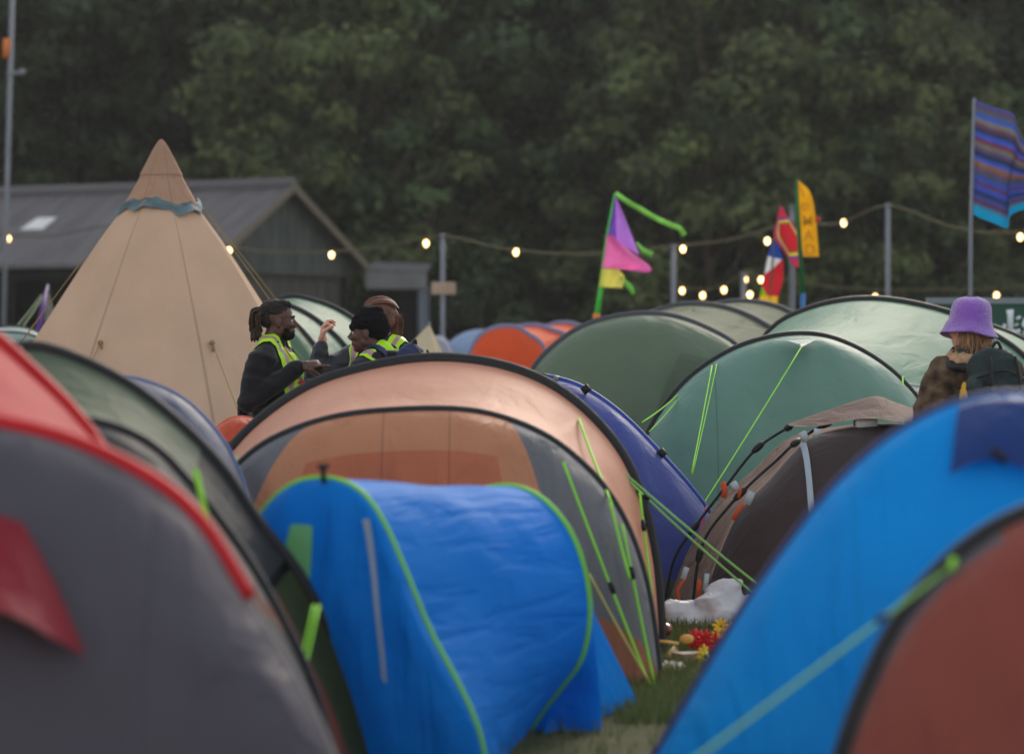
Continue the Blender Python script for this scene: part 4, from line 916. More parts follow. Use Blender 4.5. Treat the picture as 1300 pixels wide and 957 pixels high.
for a, b_ in (((246, 596, 10.3), (350, None, 9.9)), ((250, 597, 10.3), (356, None, 9.9)), ((398, 768, 10.6), (332, None, 9.9)), ((405, 768, 10.6), (340, None, 9.9))):
    line(W(*a), W(*b_), .006, M_NEON, root)

# --- T1 red and grey tent near left
redf = fabric('red_pink_cloth', c(206, 62, 72), trans=.38, rough=.55, spec=.15, wr=(12, 3), wa=.25)
greyf = fabric('warm_grey_cloth', c(88, 86, 96), trans=.2, spec=.15, rough=.55, wr=(12, 2), wa=.4, seams=[(1, 0, -.66, .0010), (1, 0, -.50, .0010)])
M_RED = plain('red_sleeve', c(190, 8, 20), .5, .3, bump=.3, bscale=20)
A1 = arch([(-440, None), (-430, 900), (-380, 700), (-280, 520), (-170, 436), (-80, 408), (-20, 422), (34, 468), (88, 522), (130, 580), (170, 680), (200, 800), (215, 950), (218, None)], 9.6)
B1 = arch([(-560, None), (-540, 950), (-470, 760), (-350, 620), (-200, 553), (-80, 534), (0, 541), (98, 566), (196, 615), (256, 670), (310, 756), (360, 835), (410, 930), (455, 1050), (475, None)], 8.3)
root = thing('tunnel_tent', 'close red and grey tent filling the lower left corner', 'tent', W(-50, None, 8.8))
fS = endS(B1, .55); link('front_panel', grid(fS, 110, 26), greyf, root); link('canopy', grid(loftS(B1, A1, .05), 96, 18), redf, root)
link('rear_panel', grid(endS(A1, .7, (0, 1, 0)), 60, 12), redf, root)
tr = max([i / 400 for i in range(401)], key=lambda t: -abs(650 + FPX * at(B1, t).x / at(B1, t).y - 312) if t > .5 else -1e9)
sleeve(B1, .032, M_RED, root, u=(0, tr)); sleeve(B1, .012, plain('pale_grey_edge', c(150, 142, 142)), root, 'edge_binding', u=(tr + .002, 1)); sleeve(A1, .030, M_RED, root)
hq = [Vector(uvat(fS, *q)) for q in ((-75, 640), (30, 662), (122, 838), (-100, 850))]
def hood(u, v):
    q = (hq[0] * (1 - u) + hq[1] * u) * (1 - v) + (hq[3] * (1 - u) + hq[2] * u) * v
    P = fS(q.x, q.y).copy(); P.y -= .012 + .16 * v ** 1.4 * min(1, 5 * (1 - u) + .1); P.z += .13 * v * v * math.sin(math.pi * min(1, .15 + u * .85)) + .004; return P
link('vent_hood', grid(hood, 30, 20), fabric('red_hood', c(150, 38, 52), trans=.3, wr=(4, 3), wa=.3), root)

# --- T17 bright blue tent near right
skyb = fabric('sky_blue_cloth', c(0, 172, 252), trans=.45, rough=.5, wr=(20, 1.6), wa=.6, ang=.12, spec=.3, seams=[(1, 0, -.36, .0008)], var=.05)
M_NAVY = plain('navy_sleeve', c(28, 52, 110), .45, .4, bump=.3)
A7 = arch([(795, None), (820, 985), (862, 910), (912, 825), (952, 760), (1000, 692), (1055, 622), (1115, 566), (1175, 528), (1235, 506), (1292, 500), (1355, 508), (1420, 535), (1500, 600), (1580, 700), (1640, 830), (1660, None)], 9.6, 9.2)
B7 = arch([(860, None), (880, 970), (915, 880), (950, 800), (990, 730), (1040, 660), (1090, 605), (1150, 560), (1210, 532), (1270, 520), (1330, 525), (1400, 550), (1480, 610), (1560, 710), (1600, 820), (1620, None)], 10.9)
root, S = dome('dome_tent', 'bright sky blue tent with a navy edge and navy vent in the lower right', 1250, 9.4, A7, [B7], skyb, skyb, L=.40, sleeve_r=.016, sl=M_NAVY)
vq = [Vector(uvat(S, *q)) for q in ((1224, 512), (1420, 545), (1425, 640), (1205, 602))]
def vent(u, v):
    q = (vq[0] * (1 - u) + vq[1] * u) * (1 - v) + (vq[3] * (1 - u) + vq[2] * u) * v
    P = S(q.x, q.y).copy(); P.y -= .02 + .05 * v; P.z += .005 + .030 * v * math.sin(math.pi * min(1, u * 2)); return P
link('vent_panel', grid(vent, 30, 16), fabric('navy_vent', c(34, 66, 130), trans=.25, wr=(3, 2)), root)
bm = bmesh.new(); q = vent(.30, .98) + Vector((0, -.01, 0)); tube(bm, [q + Vector((-.02, 0, .03)), q, q + Vector((.015, 0, -.01))], .012, 8); link('vent_toggle', bm, M_BLACK, root)

# --- T18 red-brown tent, nearest right
rb = fabric('red_brown_cloth', c(142, 74, 64), trans=.25, rough=.55, wr=(6, 3), wa=.2)
A8 = arch([(1030, None), (1050, 1060), (1080, 940), (1108, 866), (1136, 806), (1172, 755), (1220, 706), (1272, 670), (1330, 648), (1400, 650), (1500, 700), (1580, 800), (1620, 950), (1636, None)], 7.8)
B8 = arch([(1080, None), (1096, 1040), (1125, 950), (1150, 880), (1180, 820), (1215, 770), (1260, 725), (1310, 690), (1370, 675), (1440, 690), (1520, 750), (1580, 850), (1600, 950), (1610, None)], 8.9)
root = thing('dome_tent', 'nearest red-brown tent with a dark hoop in the bottom right corner', 'tent', W(1330, None, 7.8))
fS8 = endS(A8, .45)
rb = fabric('grey_and_red_brown', c(98, 92, 100), trans=.22, rough=.55, wr=(14, 2), wa=.6, regions=[(c(146, 74, 62), [(1, 0, -t_of(A8, 1268, .1, .6))]), (c(146, 74, 62), [(0, 1, -.13), (1, 0, -.02)])])
tb = .0
link('front_panel', grid(fS8, 96, 24), rb, root); link('canopy', grid(loftS(A8, B8, .04), 70, 12), rb, root); link('rear_panel', grid(endS(B8, .5, (0, 1, 0)), 50, 10), rb, root)
sleeve(A8, .034, M_SLEEVE, root)
line(W(1212, 716, 7.75), W(440, None, 7.1), .0045, M_NEON2, root, slider=.13)
bm = bmesh.new(); tube(bm, [W(1211, 710, 7.72), W(1208, 722, 7.70)], .009, 8); link('line_tab', bm, M_NEON, root)

# ------------------------------------------------------------------ litter on the grass
def blob(bm, cen, rad, amp, freq, seed, seg=40):
    r = bmesh.ops.create_icosphere(bm, subdivisions=5, radius=1)
    for v in r['verts']:
        n = v.co.normalized(); q = n * freq
        f = 1 + amp * (noise.noise(q + Vector((seed, 0, 0))) + .6 * abs(noise.noise(q * 2.3 + Vector((0, seed, 0)))) + .35 * noise.noise(q * 5))
        v.co = Vector(cen) + Vector((n.x * rad[0], n.y * rad[1], n.z * rad[2])) * f; v.co.z = max(.004, v.co.z)
bw = W(895, None, 17.0)
bm = bmesh.new(); blob(bm, W(862, 788, 17.0), (.15, .12, .10), .16, 1.3, 3); blob(bm, W(915, 780, 17.0), (.15, .13, .14), .18, 1.4, 8)
tube(bm, [W(912, 768, 17), W(930, 752, 17), W(946, 738, 17)], [.12, .07, .018], 12); tube(bm, [W(925, 785, 17), W(950, 775, 17), W(965, 768, 17)], [.10, .08, .02], 12)
bm = bake(bm, .009, 5)
for v in bm.verts:
    q = Vector((v.co.x * 4, v.co.y * 4, v.co.z * 8)) + Vector((0, v.co.x * 5, 3)); k = 1.4 - abs(noise.noise(q)) * 5 + .15 * (1 - abs(noise.noise(q * 2.4)) * 3)
    v.co += v.normal * .017 * k; v.co.z = max(.003, v.co.z)
bm.verts.ensure_lookup_table()
for v in bm.verts: v.co -= bw
bag = link('plastic_bag', bm, fabric('white_polythene', c(236, 237, 242), trans=.35, rough=.3, spec=.6, wr=(3, 3), wa=.6, var=.15)); bag.location = bw
tag(bag, 'crumpled white plastic bag on the grass in front of the brown tent', 'plastic bag')
def litter(name, label, cat, base, build, mats, smooth=True):
    bm = bmesh.new(); build(bm); 
    for v in bm.verts: v.co -= base
    o = link(name, bm, mats, None, smooth); o.location = base; return tag(o, label, cat)
dl = 15.0
litter('paper_cup', 'squashed pale paper cup lying on the grass near the white bag', 'cup', W(853, None, dl), lambda bm: (tube(bm, [W(848, 838, dl), W(862, 828, dl)], [.028, .040], 14), tube(bm, [W(862, 828, dl), W(862.4, 827.8, dl)], [.043, .043], 14)), plain('cup_card', c(214, 204, 170)))
litter('spoon', 'wooden serving spoon with a yellow bowl resting on the litter', 'spoon', W(845, None, dl), lambda bm: (tube(bm, [W(831, 813, dl - .1), W(862, 817, dl - .1)], .007, 8), ell(bm, W(872, 811, dl - .1), (.034, .018, .022))), plain('yellow_wood', c(212, 168, 84)))
litter('napkin', 'crumpled white napkin on the grass by the orange jar', 'napkin', W(850, None, 14.6), lambda bm: blob(bm, W(850, 849, 14.6), (.065, .05, .028), .6, 3, 5), plain('tissue', c(225, 224, 220), .8))
litter('napkin', 'second crumpled white scrap at the bottom beside the blue tent', 'napkin', W(893, None, 14.2), lambda bm: blob(bm, W(893, 862, 14.2), (.05, .05, .02), .6, 3, 15), plain('tissue_b', c(215, 216, 214), .8))
def jar(bm):
    b0 = W(831, None, 14.3); tube(bm, [b0 + Vector((0, 0, .004)), b0 + Vector((0, 0, .075))], [.034, .034], 14)
j = litter('jar', 'small orange and white jar standing on the grass at the orange tent corner', 'jar', W(831, None, 14.3), jar, plain('orange_contents', c(226, 150, 92), .3, var=.3, vscale=18))
bm = bmesh.new(); tube(bm, [(0, 0, .075), (0, 0, .098)], [.036, .036], 14); link('lid', bm, plain('dark_lid', c(70, 46, 40)), j, local=True)
def flower(label, base, n, r, mat, seed):
    rn = random.Random(seed); root = thing('artificial_flower', label, 'flower', base)
    bm = bmesh.new()
    for k in range(n):
        h = base + Vector((rn.uniform(-r, r), rn.uniform(-r * .6, r * .6), .030 + rn.uniform(0, .085)))
        Q = Matrix.Rotation(rn.uniform(0, 6.28), 3, 'Z') @ Matrix.Rotation(rn.uniform(.5, 1.5), 3, 'X')
        for a in range(8):
            e = Q @ Vector((math.cos(a * .785), math.sin(a * .785), .35)); ell(bm, h + e * rn.uniform(.020, .030), (.020, .0085, .005), Q @ Matrix.Rotation(a * .785, 3, 'Z') @ Matrix.Rotation(-.4, 3, 'Y'), seg=8, rings=6)
    link('petals', bm, mat, root)
    bm = bmesh.new(); tube(bm, [base + Vector((-.05, 0, .01)), base + Vector((0, 0, .03))], .004, 6); ell(bm, base + Vector((.0, 0, .05)), (.014, .014, .012), seg=8, rings=6); link('stem', bm, plain('plastic_stem', c(70, 90, 40)), root)
flower('bunch of red artificial petals lying on the grass', W(898, None, 15.1), 11, .062, plain('red_petal', c(206, 34, 44), .6), 1)
flower('yellow artificial flower behind the red petals beside the blue tent', W(917, None, 15.6), 6, .04, plain('yellow_petal', c(232, 190, 40), .6), 2)
flower('small yellow artificial flower in front of the red petals', W(896, None, 14.75), 2, .02, plain('yellow_petal_b', c(226, 196, 60), .6), 3)
litter('carton', 'flattened grey-brown carton lying on the grass left of the red petals', 'carton', W(876, None, 14.9), lambda bm: box(bm, (-.07, -.05, 0), (.07, .05, .05), M=Matrix.Translation(W(876, None, 14.9) + Vector((0, 0, .004))) @ Matrix.Rotation(.5, 4, 'Z')), plain('grey_card', c(140, 126, 112)), False)
litter('bottle', 'small brown bottle lying against the white bag', 'bottle', W(842, None, 15.8), lambda bm: tube(bm, [W(834, 797, 15.8), W(846, 799, 15.7), W(849, 800, 15.6)], [.034, .034, .014], 12), plain('brown_glass', c(120, 70, 50), .2, .6))

# ------------------------------------------------------------------ people
def skinmat(name, col): return plain(name, col, .5, .4, var=.08, vscale=20)
def limb(bm, pts, rr, seg=12):
    """tapered limb with round joints"""
    P = [Vector(p) for p in pts]
    for i in range(len(P) - 1): tube(bm, [P[i], P[i].lerp(P[i + 1], .5), P[i + 1]], [rr[i], (rr[i] + rr[i + 1]) / 2 * 1.04, rr[i + 1]], seg)
    for p, r in zip(P, rr): ell(bm, p, (r, r, r), seg=12, rings=8)
def rot_to(fwd, up=(0, 0, 1)):
    f = Vector(fwd).normalized(); s = Vector(up).cross(f).normalized(); u = f.cross(s)
    return Matrix((f, s, u)).transposed()
def hand(bm, wrist, direc, palm_n, curls, spread=.0, scale=1.0, thumb=(.5, .4)):
    """palm + five bent fingers; curls = bend of index..little (0 straight, 1 fist); thumb side = palm_n x direc"""
    d = Vector(direc).normalized(); n = Vector(palm_n); n = (n - d * n.dot(d)).normalized(); s = n.cross(d)
    w = Vector(wrist); k = scale
    pc = w + d * .045 * k
    ell(bm, pc, (.050 * k, .041 * k, .016 * k), Matrix((d, s, n)).transposed(), 14, 10)
    limb(bm, [w - d * .03 * k, w + d * .02 * k], [.024 * k, .025 * k])
    for i, (ln, cu) in enumerate(zip((.072, .080, .074, .058), curls)):
        base = w + d * (.085 - abs(i - 1) * .004) * k + s * (.030 - i * .020) * k
        a = 0; p = base; pts = [w + d * .05 * k + s * (.026 - i * .018) * k, base]
        for seg_, f in ((.45, .9), (.32, 1.2), (.23, .9)):
            a += cu * f * 1.35; p = p + (d * math.cos(a) + n * math.sin(a) + s * spread * (1.5 - i) * .15) * ln * seg_ * k; pts.append(p)
        limb(bm, pts, [.0095 * k, .0092 * k, .0086 * k, .008 * k, .0068 * k], 8)
    tb = w + d * .02 * k + s * .028 * k
    t1 = tb + (d * .7 + s * .8 * thumb[0] + n * .25) .normalized() * .040 * k; t2 = t1 + (d * .8 + n * thumb[1] + s * .1).normalized() * .032 * k; t3 = t2 + (d * .7 + n * thumb[1] * 1.6 - s * .1).normalized() * .024 * k
    limb(bm, [w + d * .015 * k + s * .012 * k, tb, t1, t2, t3], [.016 * k, .0145 * k, .0115 * k, .0098 * k, .008 * k], 8)
def head_shapes(bm, H, rot, beard=0):
    """H = centre of the skull at ear level; local +X is where the face looks"""
    f = lambda x, y, z: Vector(H) + rot @ Vector((x, y, z))
    e = lambda c_, r_, rr=None: ell(bm, f(*c_), r_, rot if rr is None else rot @ rr, 18, 12)
    e((-.012, 0, .035), (.098, .076, .088)); e((.028, 0, -.005), (.066, .064, .088)); e((.038, 0, -.058), (.052, .052, .048)); e((.062, 0, -.088), (.028, .030, .022))
    e((.066, 0, .028), (.030, .052, .020))                                         # brow
    tube(bm, [f(.082, 0, .018), f(.100, 0, -.008), f(.112, 0, -.024)], [.010, .013, .015], 10); e((.100, .010, -.028), (.012, .011, .009)); e((.100, -.010, -.028), (.012, .011, .009))
    e((.087, 0, -.052), (.013, .024, .008)); e((.085, 0, -.064), (.013, .022, .009))   # lips
    for s in (1, -1):
        e((.062, s * .036, -.018), (.026, .024, .022)); e((-.004, s * .076, -.008), (.020, .009, .031), Matrix.Rotation(s * -.25, 3, 'Z')); e((.0, s * .05, -.05), (.035, .018, .03))
    limb(bm, [f(-.020, 0, -.05), f(-.035, 0, -.13)], [.056, .060])
def face_bits(root, H, rot, white=c(210, 200, 190)):
    bm = bmesh.new()
    for s in (1, -1): ell(bm, Vector(H) + rot @ Vector((.0735, s * .031, .006)), (.0115, .012, .010), rot, 12, 8)
    eo = link('eyes', bm, plain('eye_white', white, .3), root)
    bm = bmesh.new()
    for s in (1, -1): ell(bm, Vector(H) + rot @ Vector((.0828, s * .032, .006)), (.004, .0055, .0055), rot, 10, 6)
    link('irises', bm, plain('dark_iris', c(30, 20, 16), .2), eo)
    bm = bmesh.new()
    for s in (1, -1): tube(bm, [Vector(H) + rot @ Vector((.093, s * .014, .026)), Vector(H) + rot @ Vector((.093, s * .034, .034)), Vector(H) + rot @ Vector((.078, s * .052, .026))], [.004, .005, .003], 8)
    link('eyebrows', bm, plain('brow_hair', c(24, 18, 16)), root)

class Person:
    def __init__(s, label, px, d, yaw, head_yaw, height=1.78, lean=0, pitch=0):
        s.base = W(px, None, d); s.root = thing('person', label, 'person', s.base); s.yaw = yaw
        s.R = Matrix.Rotation(yaw, 3, 'Z'); s.k = height / 1.78; s.lean = lean
        s.H = s.P(.02 + lean, 0, 1.655); s.hr = Matrix.Rotation(head_yaw, 3, 'Z') @ Matrix.Rotation(pitch, 3, 'Y')
    def P(s, x, y, z): return s.base + s.R @ Vector((x, y, z)) * s.k           # +x forward, +y to the person's left
    def torso(s, bm, g=0, z0=.86):
        l = s.lean
        for (z, x, rx, ry) in ((z0, 0, .125, .175), (.98, -.0, .13, .18), (1.10, .0, .125, .165), (1.22, .005 + l * .4, .13, .175), (1.33, .0 + l * .7, .135, .19), (1.41, -.015 + l, .115, .185)):
            ell(bm, s.P(x, 0, z), ((rx + g) * s.k, (ry + g) * s.k, .11 * s.k), s.R, 20, 12)
        for sd in (1, -1): limb(bm, [s.P(-.02 + l, sd * .06, 1.50), s.P(-.02 + l, sd * .13, 1.455), s.P(-.01 + l, sd * .185, 1.42)], [(.055 + g) * s.k, (.058 + g) * s.k, (.062 + g) * s.k])
    def build(s, skin, arms, hands, cloth, trouser, sleeve_g=.014, hood=None):
        """arms = [(shoulder, elbow, wrist) right, left] in local coords (person space); hands = list of hand() args"""
        bm = bmesh.new(); s.torso(bm, -.02); head_shapes(bm, s.H, s.hr)
        limb(bm, [s.H + s.hr @ Vector((-.03, 0, -.10)), s.P(-.02 + s.lean, 0, 1.44)], [.056, .07])
        A = []
        for (a, b_, w) in arms:
            a, b_, w = s.P(*a), s.P(*b_), s.P(*w); A.append((a, b_, w)); limb(bm, [a, b_, w], [.045, .036, .026])
        for (i, dr, pn, cu, kw) in hands: hand(bm, A[i][2] + (s.R @ Vector(dr)).normalized() * .02, s.R @ Vector(dr), s.R @ Vector(pn), cu, **kw)
        for sd in (1, -1): limb(bm, [s.P(0, sd * .09, .90), s.P(.015, sd * .10, .50), s.P(-.01, sd * .105, .09)], [.078, .052, .038]); limb(bm, [s.P(-.02, sd * .105, .05), s.P(.15, sd * .12, .035)], [.036, .028])
        s.body = link('body', bake(bm, .0055, 2), skin, s.root)
        # jacket
        bm = bmesh.new(); s.torso(bm, .018, .80)
        for a, b_, w in A:
            e = w - (w - b_).normalized() * .015; limb(bm, [a, a.lerp(b_, .5), b_, b_.lerp(e, .5), e], [.066 + sleeve_g, .060 + sleeve_g, .052 + sleeve_g, .046 + sleeve_g, .036 + sleeve_g * .7])
        limb(bm, [s.P(-.03 + s.lean, 0, 1.47), s.P(-.015 + s.lean, 0, 1.53)], [.082, .074])
        bm = bake(bm, .010, 3)
        for v in bm.verts:                                            # cloth folds
            q = v.co; f = noise.noise(Vector((q.x * 9, q.y * 9, q.z * 16))) + .5 * noise.noise(q * 28); f2 = 1 - abs(noise.noise(Vector((q.x * 5 + q.z * 4, q.y * 5, q.z * 11)))) * 3; v.co = v.co + v.normal * (.0065 * f + .008 * f2)
        jb = bm.copy(); jb.normal_update(); s.bvh = BVHTree.FromBMesh(jb); jb.free()
        s.jacket = link('jacket', bm, cloth, s.root)
        bm = bmesh.new()
        for sd in (1, -1): limb(bm, [s.P(0, sd * .088, .90), s.P(.015, sd * .10, .50), s.P(-.015, sd * .105, .08)], [.105, .078, .062])
        ell(bm, s.P(0, 0, .90), (.135, .175, .11), s.R); link('trousers', bake(bm, .012, 3), trouser, s.root)
        bm = bmesh.new()
        for sd in (1, -1):
            limb(bm, [s.P(-.04, sd * .105, .05), s.P(.15, sd * .12, .04)], [.050, .042])
        bm2 = bake(bm, .01, 2)
        for v in bm2.verts: v.co.z = max(.003, v.co.z)
        link('shoes', bm2, plain('dark_shoe', c(40, 38, 38)), s.root); return A
    def ribbon(s, name, pts, w, mats, off=.010, side=None, cols=6, midx=None, parent=None):
        """strip laid onto the jacket along pts (local coords)"""
        P = resample(catmull([s.P(*p) for p in pts], 8), 40); bm = bmesh.new(); rows = []
        for i, p in enumerate(P):
            t = (P[min(i + 1, 39)] - P[max(i - 1, 0)]).normalized(); co, n, _, _ = s.bvh.find_nearest(p); sd = t.cross(n).normalized(); row = []
            for j in range(cols + 1):
                q = co + sd * w * (j / cols - .5); c2, n2, _, _ = s.bvh.find_nearest(q); row.append(bm.verts.new(c2 + n2 * off))
            rows.append(row)
        for i in range(39):
            for j in range(cols):
                f = bm.faces.new((rows[i][j], rows[i + 1][j], rows[i + 1][j + 1], rows[i][j + 1])); f.material_index = midx[j] if midx else 0
        return link(name, bm, mats, parent or s.root)

HV = plain('hi_vis_yellow', c(172, 226, 44), .6, .2, var=.06); RF = plain('pink_reflective_tape', c(170, 130, 140), .45, .4, var=.2, vscale=25)
DKSKIN = skinmat('dark_skin', c(84, 56, 46)); LTSKIN = skinmat('light_skin', c(214, 160, 140))
BLK = plain('black_cloth', c(26, 27, 31), .85, .2, bump=.3, bscale=60, sheen=.15); TRO = plain('dark_trousers', c(34, 36, 42), .85, .15)

# man with dreadlocks, facing right
p = Person('man with tied dreadlocks in a black coat and yellow vest pointing to the right', 350, 19.0, R(-14), R(4), 1.775)
p.build(DKSKIN, [((-.03, -.19, 1.42), (-.08, -.27, 1.18), (.20, -.16, 1.385)), ((-.02, .19, 1.42), (-.02, .25, 1.15), (.20, .13, 1.27))],
        [(0, (1, .05, .16), (.1, .6, -1), (.06, .75, .85, .9), {'thumb': (.3, .8), 'scale': 1.12}), (1, (.8, -.5, .1), (0, -.3, -1), (.4, .5, .5, .5), {})], BLK, TRO)
face_bits(p.root, p.H, p.hr)
hf = lambda x, y, z: p.H + p.hr @ Vector((x, y, z))
bm = bmesh.new(); ell(bm, hf(-.024, 0, .064), (.098, .0785, .074), p.hr, 20, 14); ell(bm, hf(.022, 0, .103), (.058, .058, .034), p.hr); ell(bm, hf(-.06, 0, .02), (.062, .070, .065), p.hr)
bm = bake(bm, .007, 1)
for v in bm.verts: v.co += v.normal * .006 * noise.noise(v.co * 45)
hair = link('hair', bm, plain('black_hair', c(32, 25, 23), .7, .3, bump=.8, bscale=80), p.root)
rn = random.Random(4); DR = plain('dreadlock', c(58, 42, 34), .75, .3, bump=.8, bscale=70, var=.3, vscale=30); bm = bmesh.new()
for i in range(34):
    a = rn.uniform(-1, 1); st = hf(-.085 + rn.uniform(-.02, .02), a * .045, .055 + rn.uniform(-.035, .035))
    mid = hf(-.135 + rn.uniform(-.025, .02), a * .06 + rn.uniform(-.01, .01), .045 + rn.uniform(-.03, .03)); ln = rn.uniform(.06, .15)
    e1 = mid + Vector((rn.uniform(-.015, .015), rn.uniform(-.01, .01), -ln * .5)); e2 = e1 + Vector((rn.uniform(-.012, .02), rn.uniform(-.01, .01), -ln * .6))
    tube(bm, catmull([st, mid, e1, e2], 4), [.0085] * 12 + [.004], 6)
for i in range(0):                                                            # rows laid over the skull
    a = (i / 13 - .5) * 2.2; pts = []
    for j in range(7):
        t = j / 6; th = R(45) + t * R(120); pts.append(hf(-.018 + .099 * math.cos(th), .078 * math.sin(a) * (1 - .2 * t), .060 + .078 * math.sin(th) * math.cos(a * .7)))
    tube(bm, catmull(pts, 3), .0075, 6)
link('dreadlocks', bm, DR, hair)
bm = bmesh.new(); ell(bm, hf(.045, 0, -.078), (.054, .053, .038), p.hr); ell(bm, hf(.030, 0, -.050), (.052, .0615, .040), p.hr); link('beard', bake(bm, .006, 1), plain('short_beard', c(28, 21, 19), .9, .1, bump=.6, bscale=120), p.root)
vest = p.ribbon('vest', [(-.10, -.10, 1.30), (-.07, -.105, 1.44), (-.01, -.095, 1.52), (.08, -.10, 1.44), (.14, -.11, 1.33), (.16, -.12, 1.22)], .105, [HV, RF], midx=[0, 0, 1, 1, 0, 0])
p.ribbon('vest_panel', [(.10, -.02, 1.46), (.14, -.03, 1.36), (.16, -.04, 1.22)], .09, [HV], parent=vest); p.ribbon('vest_panel', [(-.08, .10, 1.40), (-.01, .10, 1.52), (.08, .09, 1.44), (.15, .08, 1.22)], .10, [HV, RF], midx=[0, 0, 1, 1, 0, 0], parent=vest)
p.ribbon('vest_panel', [(-.14, -.02, 1.42), (-.15, -.10, 1.30), (-.14, -.14, 1.12)], .05, [HV], parent=vest)
# lanyard and badges, wristbands
bm = bmesh.new(); pts = [p.P(.08, -.07, 1.50), p.P(.16, -.08, 1.40), p.P(.19, -.08, 1.30)]; tube(bm, pts, .006, 6)
ly = link('lanyard', bm, plain('ochre_lanyard', c(190, 150, 70)), p.root)
rn = random.Random(8)
for i, cc in enumerate((c(220, 224, 230), c(120, 180, 200), c(205, 60, 70), c(230, 200, 70), c(60, 60, 66))):
    q = p.P(.17 + .012 * i, -.12 + .01 * i, 1.36 - .035 * i); bm = bmesh.new(); box(bm, (-.018, -.004, -.014), (.018, .004, .014), M=Matrix.Translation(q) @ Matrix.Rotation(rn.uniform(-1, 1), 4, 'Y')); link('badge', bm, plain('badge_%s' % 'abcde'[i], cc), ly, False)
w = p.P(.20, -.16, 1.385)
for i, cc in enumerate((c(225, 228, 235), c(90, 140, 210), c(220, 90, 60))):
    e = (p.P(.20, -.16, 1.385) - p.P(-.08, -.27, 1.18)).normalized(); q = w + e * (.008 - .012 * i); u = e.orthogonal().normalized(); v_ = e.cross(u)
    bm = bmesh.new(); tube(bm, [q + (u * math.cos(a) + v_ * math.sin(a)) * .034 for a in [2 * math.pi * k / 16 for k in range(17)]], .006, 6, cap=False); link('wristband', bm, plain('band_%s' % 'abc'[i], cc), p.root)
bm = bmesh.new(); box(bm, (-.012, -.13, -.17), (.012, .13, .17), M=Matrix.Translation(p.P(-.17, -.05, 1.02)) @ p.R.to_4x4())
bmesh.ops.bevel(bm, geom=list(bm.edges), offset=.01, segments=2); bago = link('shoulder_bag', bm, plain('navy_black_bag', c(30, 32, 40)), None, True); bago_base = p.P(-.17, -.05, 0)
for v in bago.data.vertices: v.co -= bago_base
bago.location = bago_base; tag(bago, 'flat black bag hanging behind the man with dreadlocks', 'bag')

# woman with red-brown hair, behind, arm raised
p = Person('woman with red-brown ponytail in a dark puffer coat and vest raising one hand', 480, 19.5, R(-112), R(-165), 1.79)
p.build(LTSKIN, [((0, -.185, 1.42), (.20, -.36, 1.285), (.15, -.31, 1.50)), ((0, .185, 1.42), (.0, .25, 1.15), (.2, .2, 1.05))],
        [(0, (-.1, .05, 1), (-.25, .9, .0), (.75, .5, .55, .6), {'thumb': (.5, .9), 'scale': 1.15}), (1, (1, 0, -.2), (0, -1, 0), (.4, .4, .4, .4), {})],
        plain('navy_puffer', c(38, 40, 50), .5, .4, bump=.7, bscale=22), TRO, sleeve_g=.018)
face_bits(p.root, p.H, p.hr); hf = lambda x, y, z: p.H + p.hr @ Vector((x, y, z))
HR = plain('auburn_hair', c(104, 62, 40), .5, .5, bump=.8, bscale=90, var=.35, vscale=25); bm = bmesh.new()
ell(bm, hf(-.020, 0, .050), (.108, .086, .092), p.hr, 20, 14); ell(bm, hf(-.06, 0, .0), (.065, .075, .07), p.hr); ell(bm, hf(-.11, 0, .03), (.032, .032, .032), p.hr)
bm = bake(bm, .008, 2); hair = link('hair', bm, HR, p.root)
bm = bmesh.new(); rn = random.Random(2)
for i in range(70):
    o_ = Vector((rn.gauss(0, .014), rn.gauss(0, .014), rn.gauss(0, .01))); tube(bm, catmull([hf(-.12, 0, .03) + o_, hf(-.135, 0, -.01) + o_ * .9, hf(-.13, 0, -.08) + o_ * .9, hf(-.12 + rn.uniform(-.03, .01), 0, -.17 + rn.uniform(-.03, .03)) + o_ * .6], 4), [.0045] * 12 + [.0015], 5)
for i in range(30):
    a = rn.uniform(-1, 1); b0 = rn.uniform(0, 1); pts = [hf(-.02 + .112 * math.cos(t_), .088 * math.sin(a * 1.3) * math.sin(t_) ** .3, .05 + .096 * math.sin(t_) * math.cos(a)) for t_ in [R(30) + R(130) * q / 5 for q in range(6)]]; tube(bm, catmull(pts, 3), .005, 5)
link('ponytail', bm, HR, hair)
p.ribbon('vest', [(.14, -.14, 1.12), (.14, -.14, 1.30), (.09, -.125, 1.43), (-.01, -.11, 1.52), (-.12, -.11, 1.38)], .095, [HV, RF], midx=[0, 1, 1, 1, 1, 0])
p.ribbon('vest', [(.14, .12, 1.12), (.14, .12, 1.30), (.09, .125, 1.43), (-.01, .13, 1.51), (-.12, .12, 1.38)], .095, [HV, RF], midx=[0, 0, 1, 1, 0, 0])

# person in black beanie with a backpack, facing left
p = Person('person in a black beanie and vest with a navy rucksack facing left', 480, 18.3, R(152), R(172), 1.70, pitch=.08)
p.H = p.H + Vector((-.045, 0, .0))
p.build(DKSKIN, [((0, -.185, 1.42), (.05, -.26, 1.15), (.24, -.14, 1.10)), ((0, .185, 1.42), (.02, .26, 1.15), (.22, .18, 1.05))],
        [(0, (1, .3, 0), (0, .3, -1), (.4, .4, .4, .4), {}), (1, (1, -.3, 0), (0, -.3, -1), (.4, .4, .4, .4), {})], BLK, TRO)
face_bits(p.root, p.H, p.hr); hf = lambda x, y, z: p.H + p.hr @ Vector((x, y, z))
bm = bmesh.new(); ell(bm, hf(-.022, 0, .062), (.112, .093, .084), p.hr, 20, 14); ell(bm, hf(-.055, 0, .020), (.082, .084, .078), p.hr); ell(bm, hf(-.03, 0, .115), (.075, .07, .045), p.hr)
tube(bm, [hf(.075, y, .040 ) for y in (-.05, 0, .05)], .022, 10)
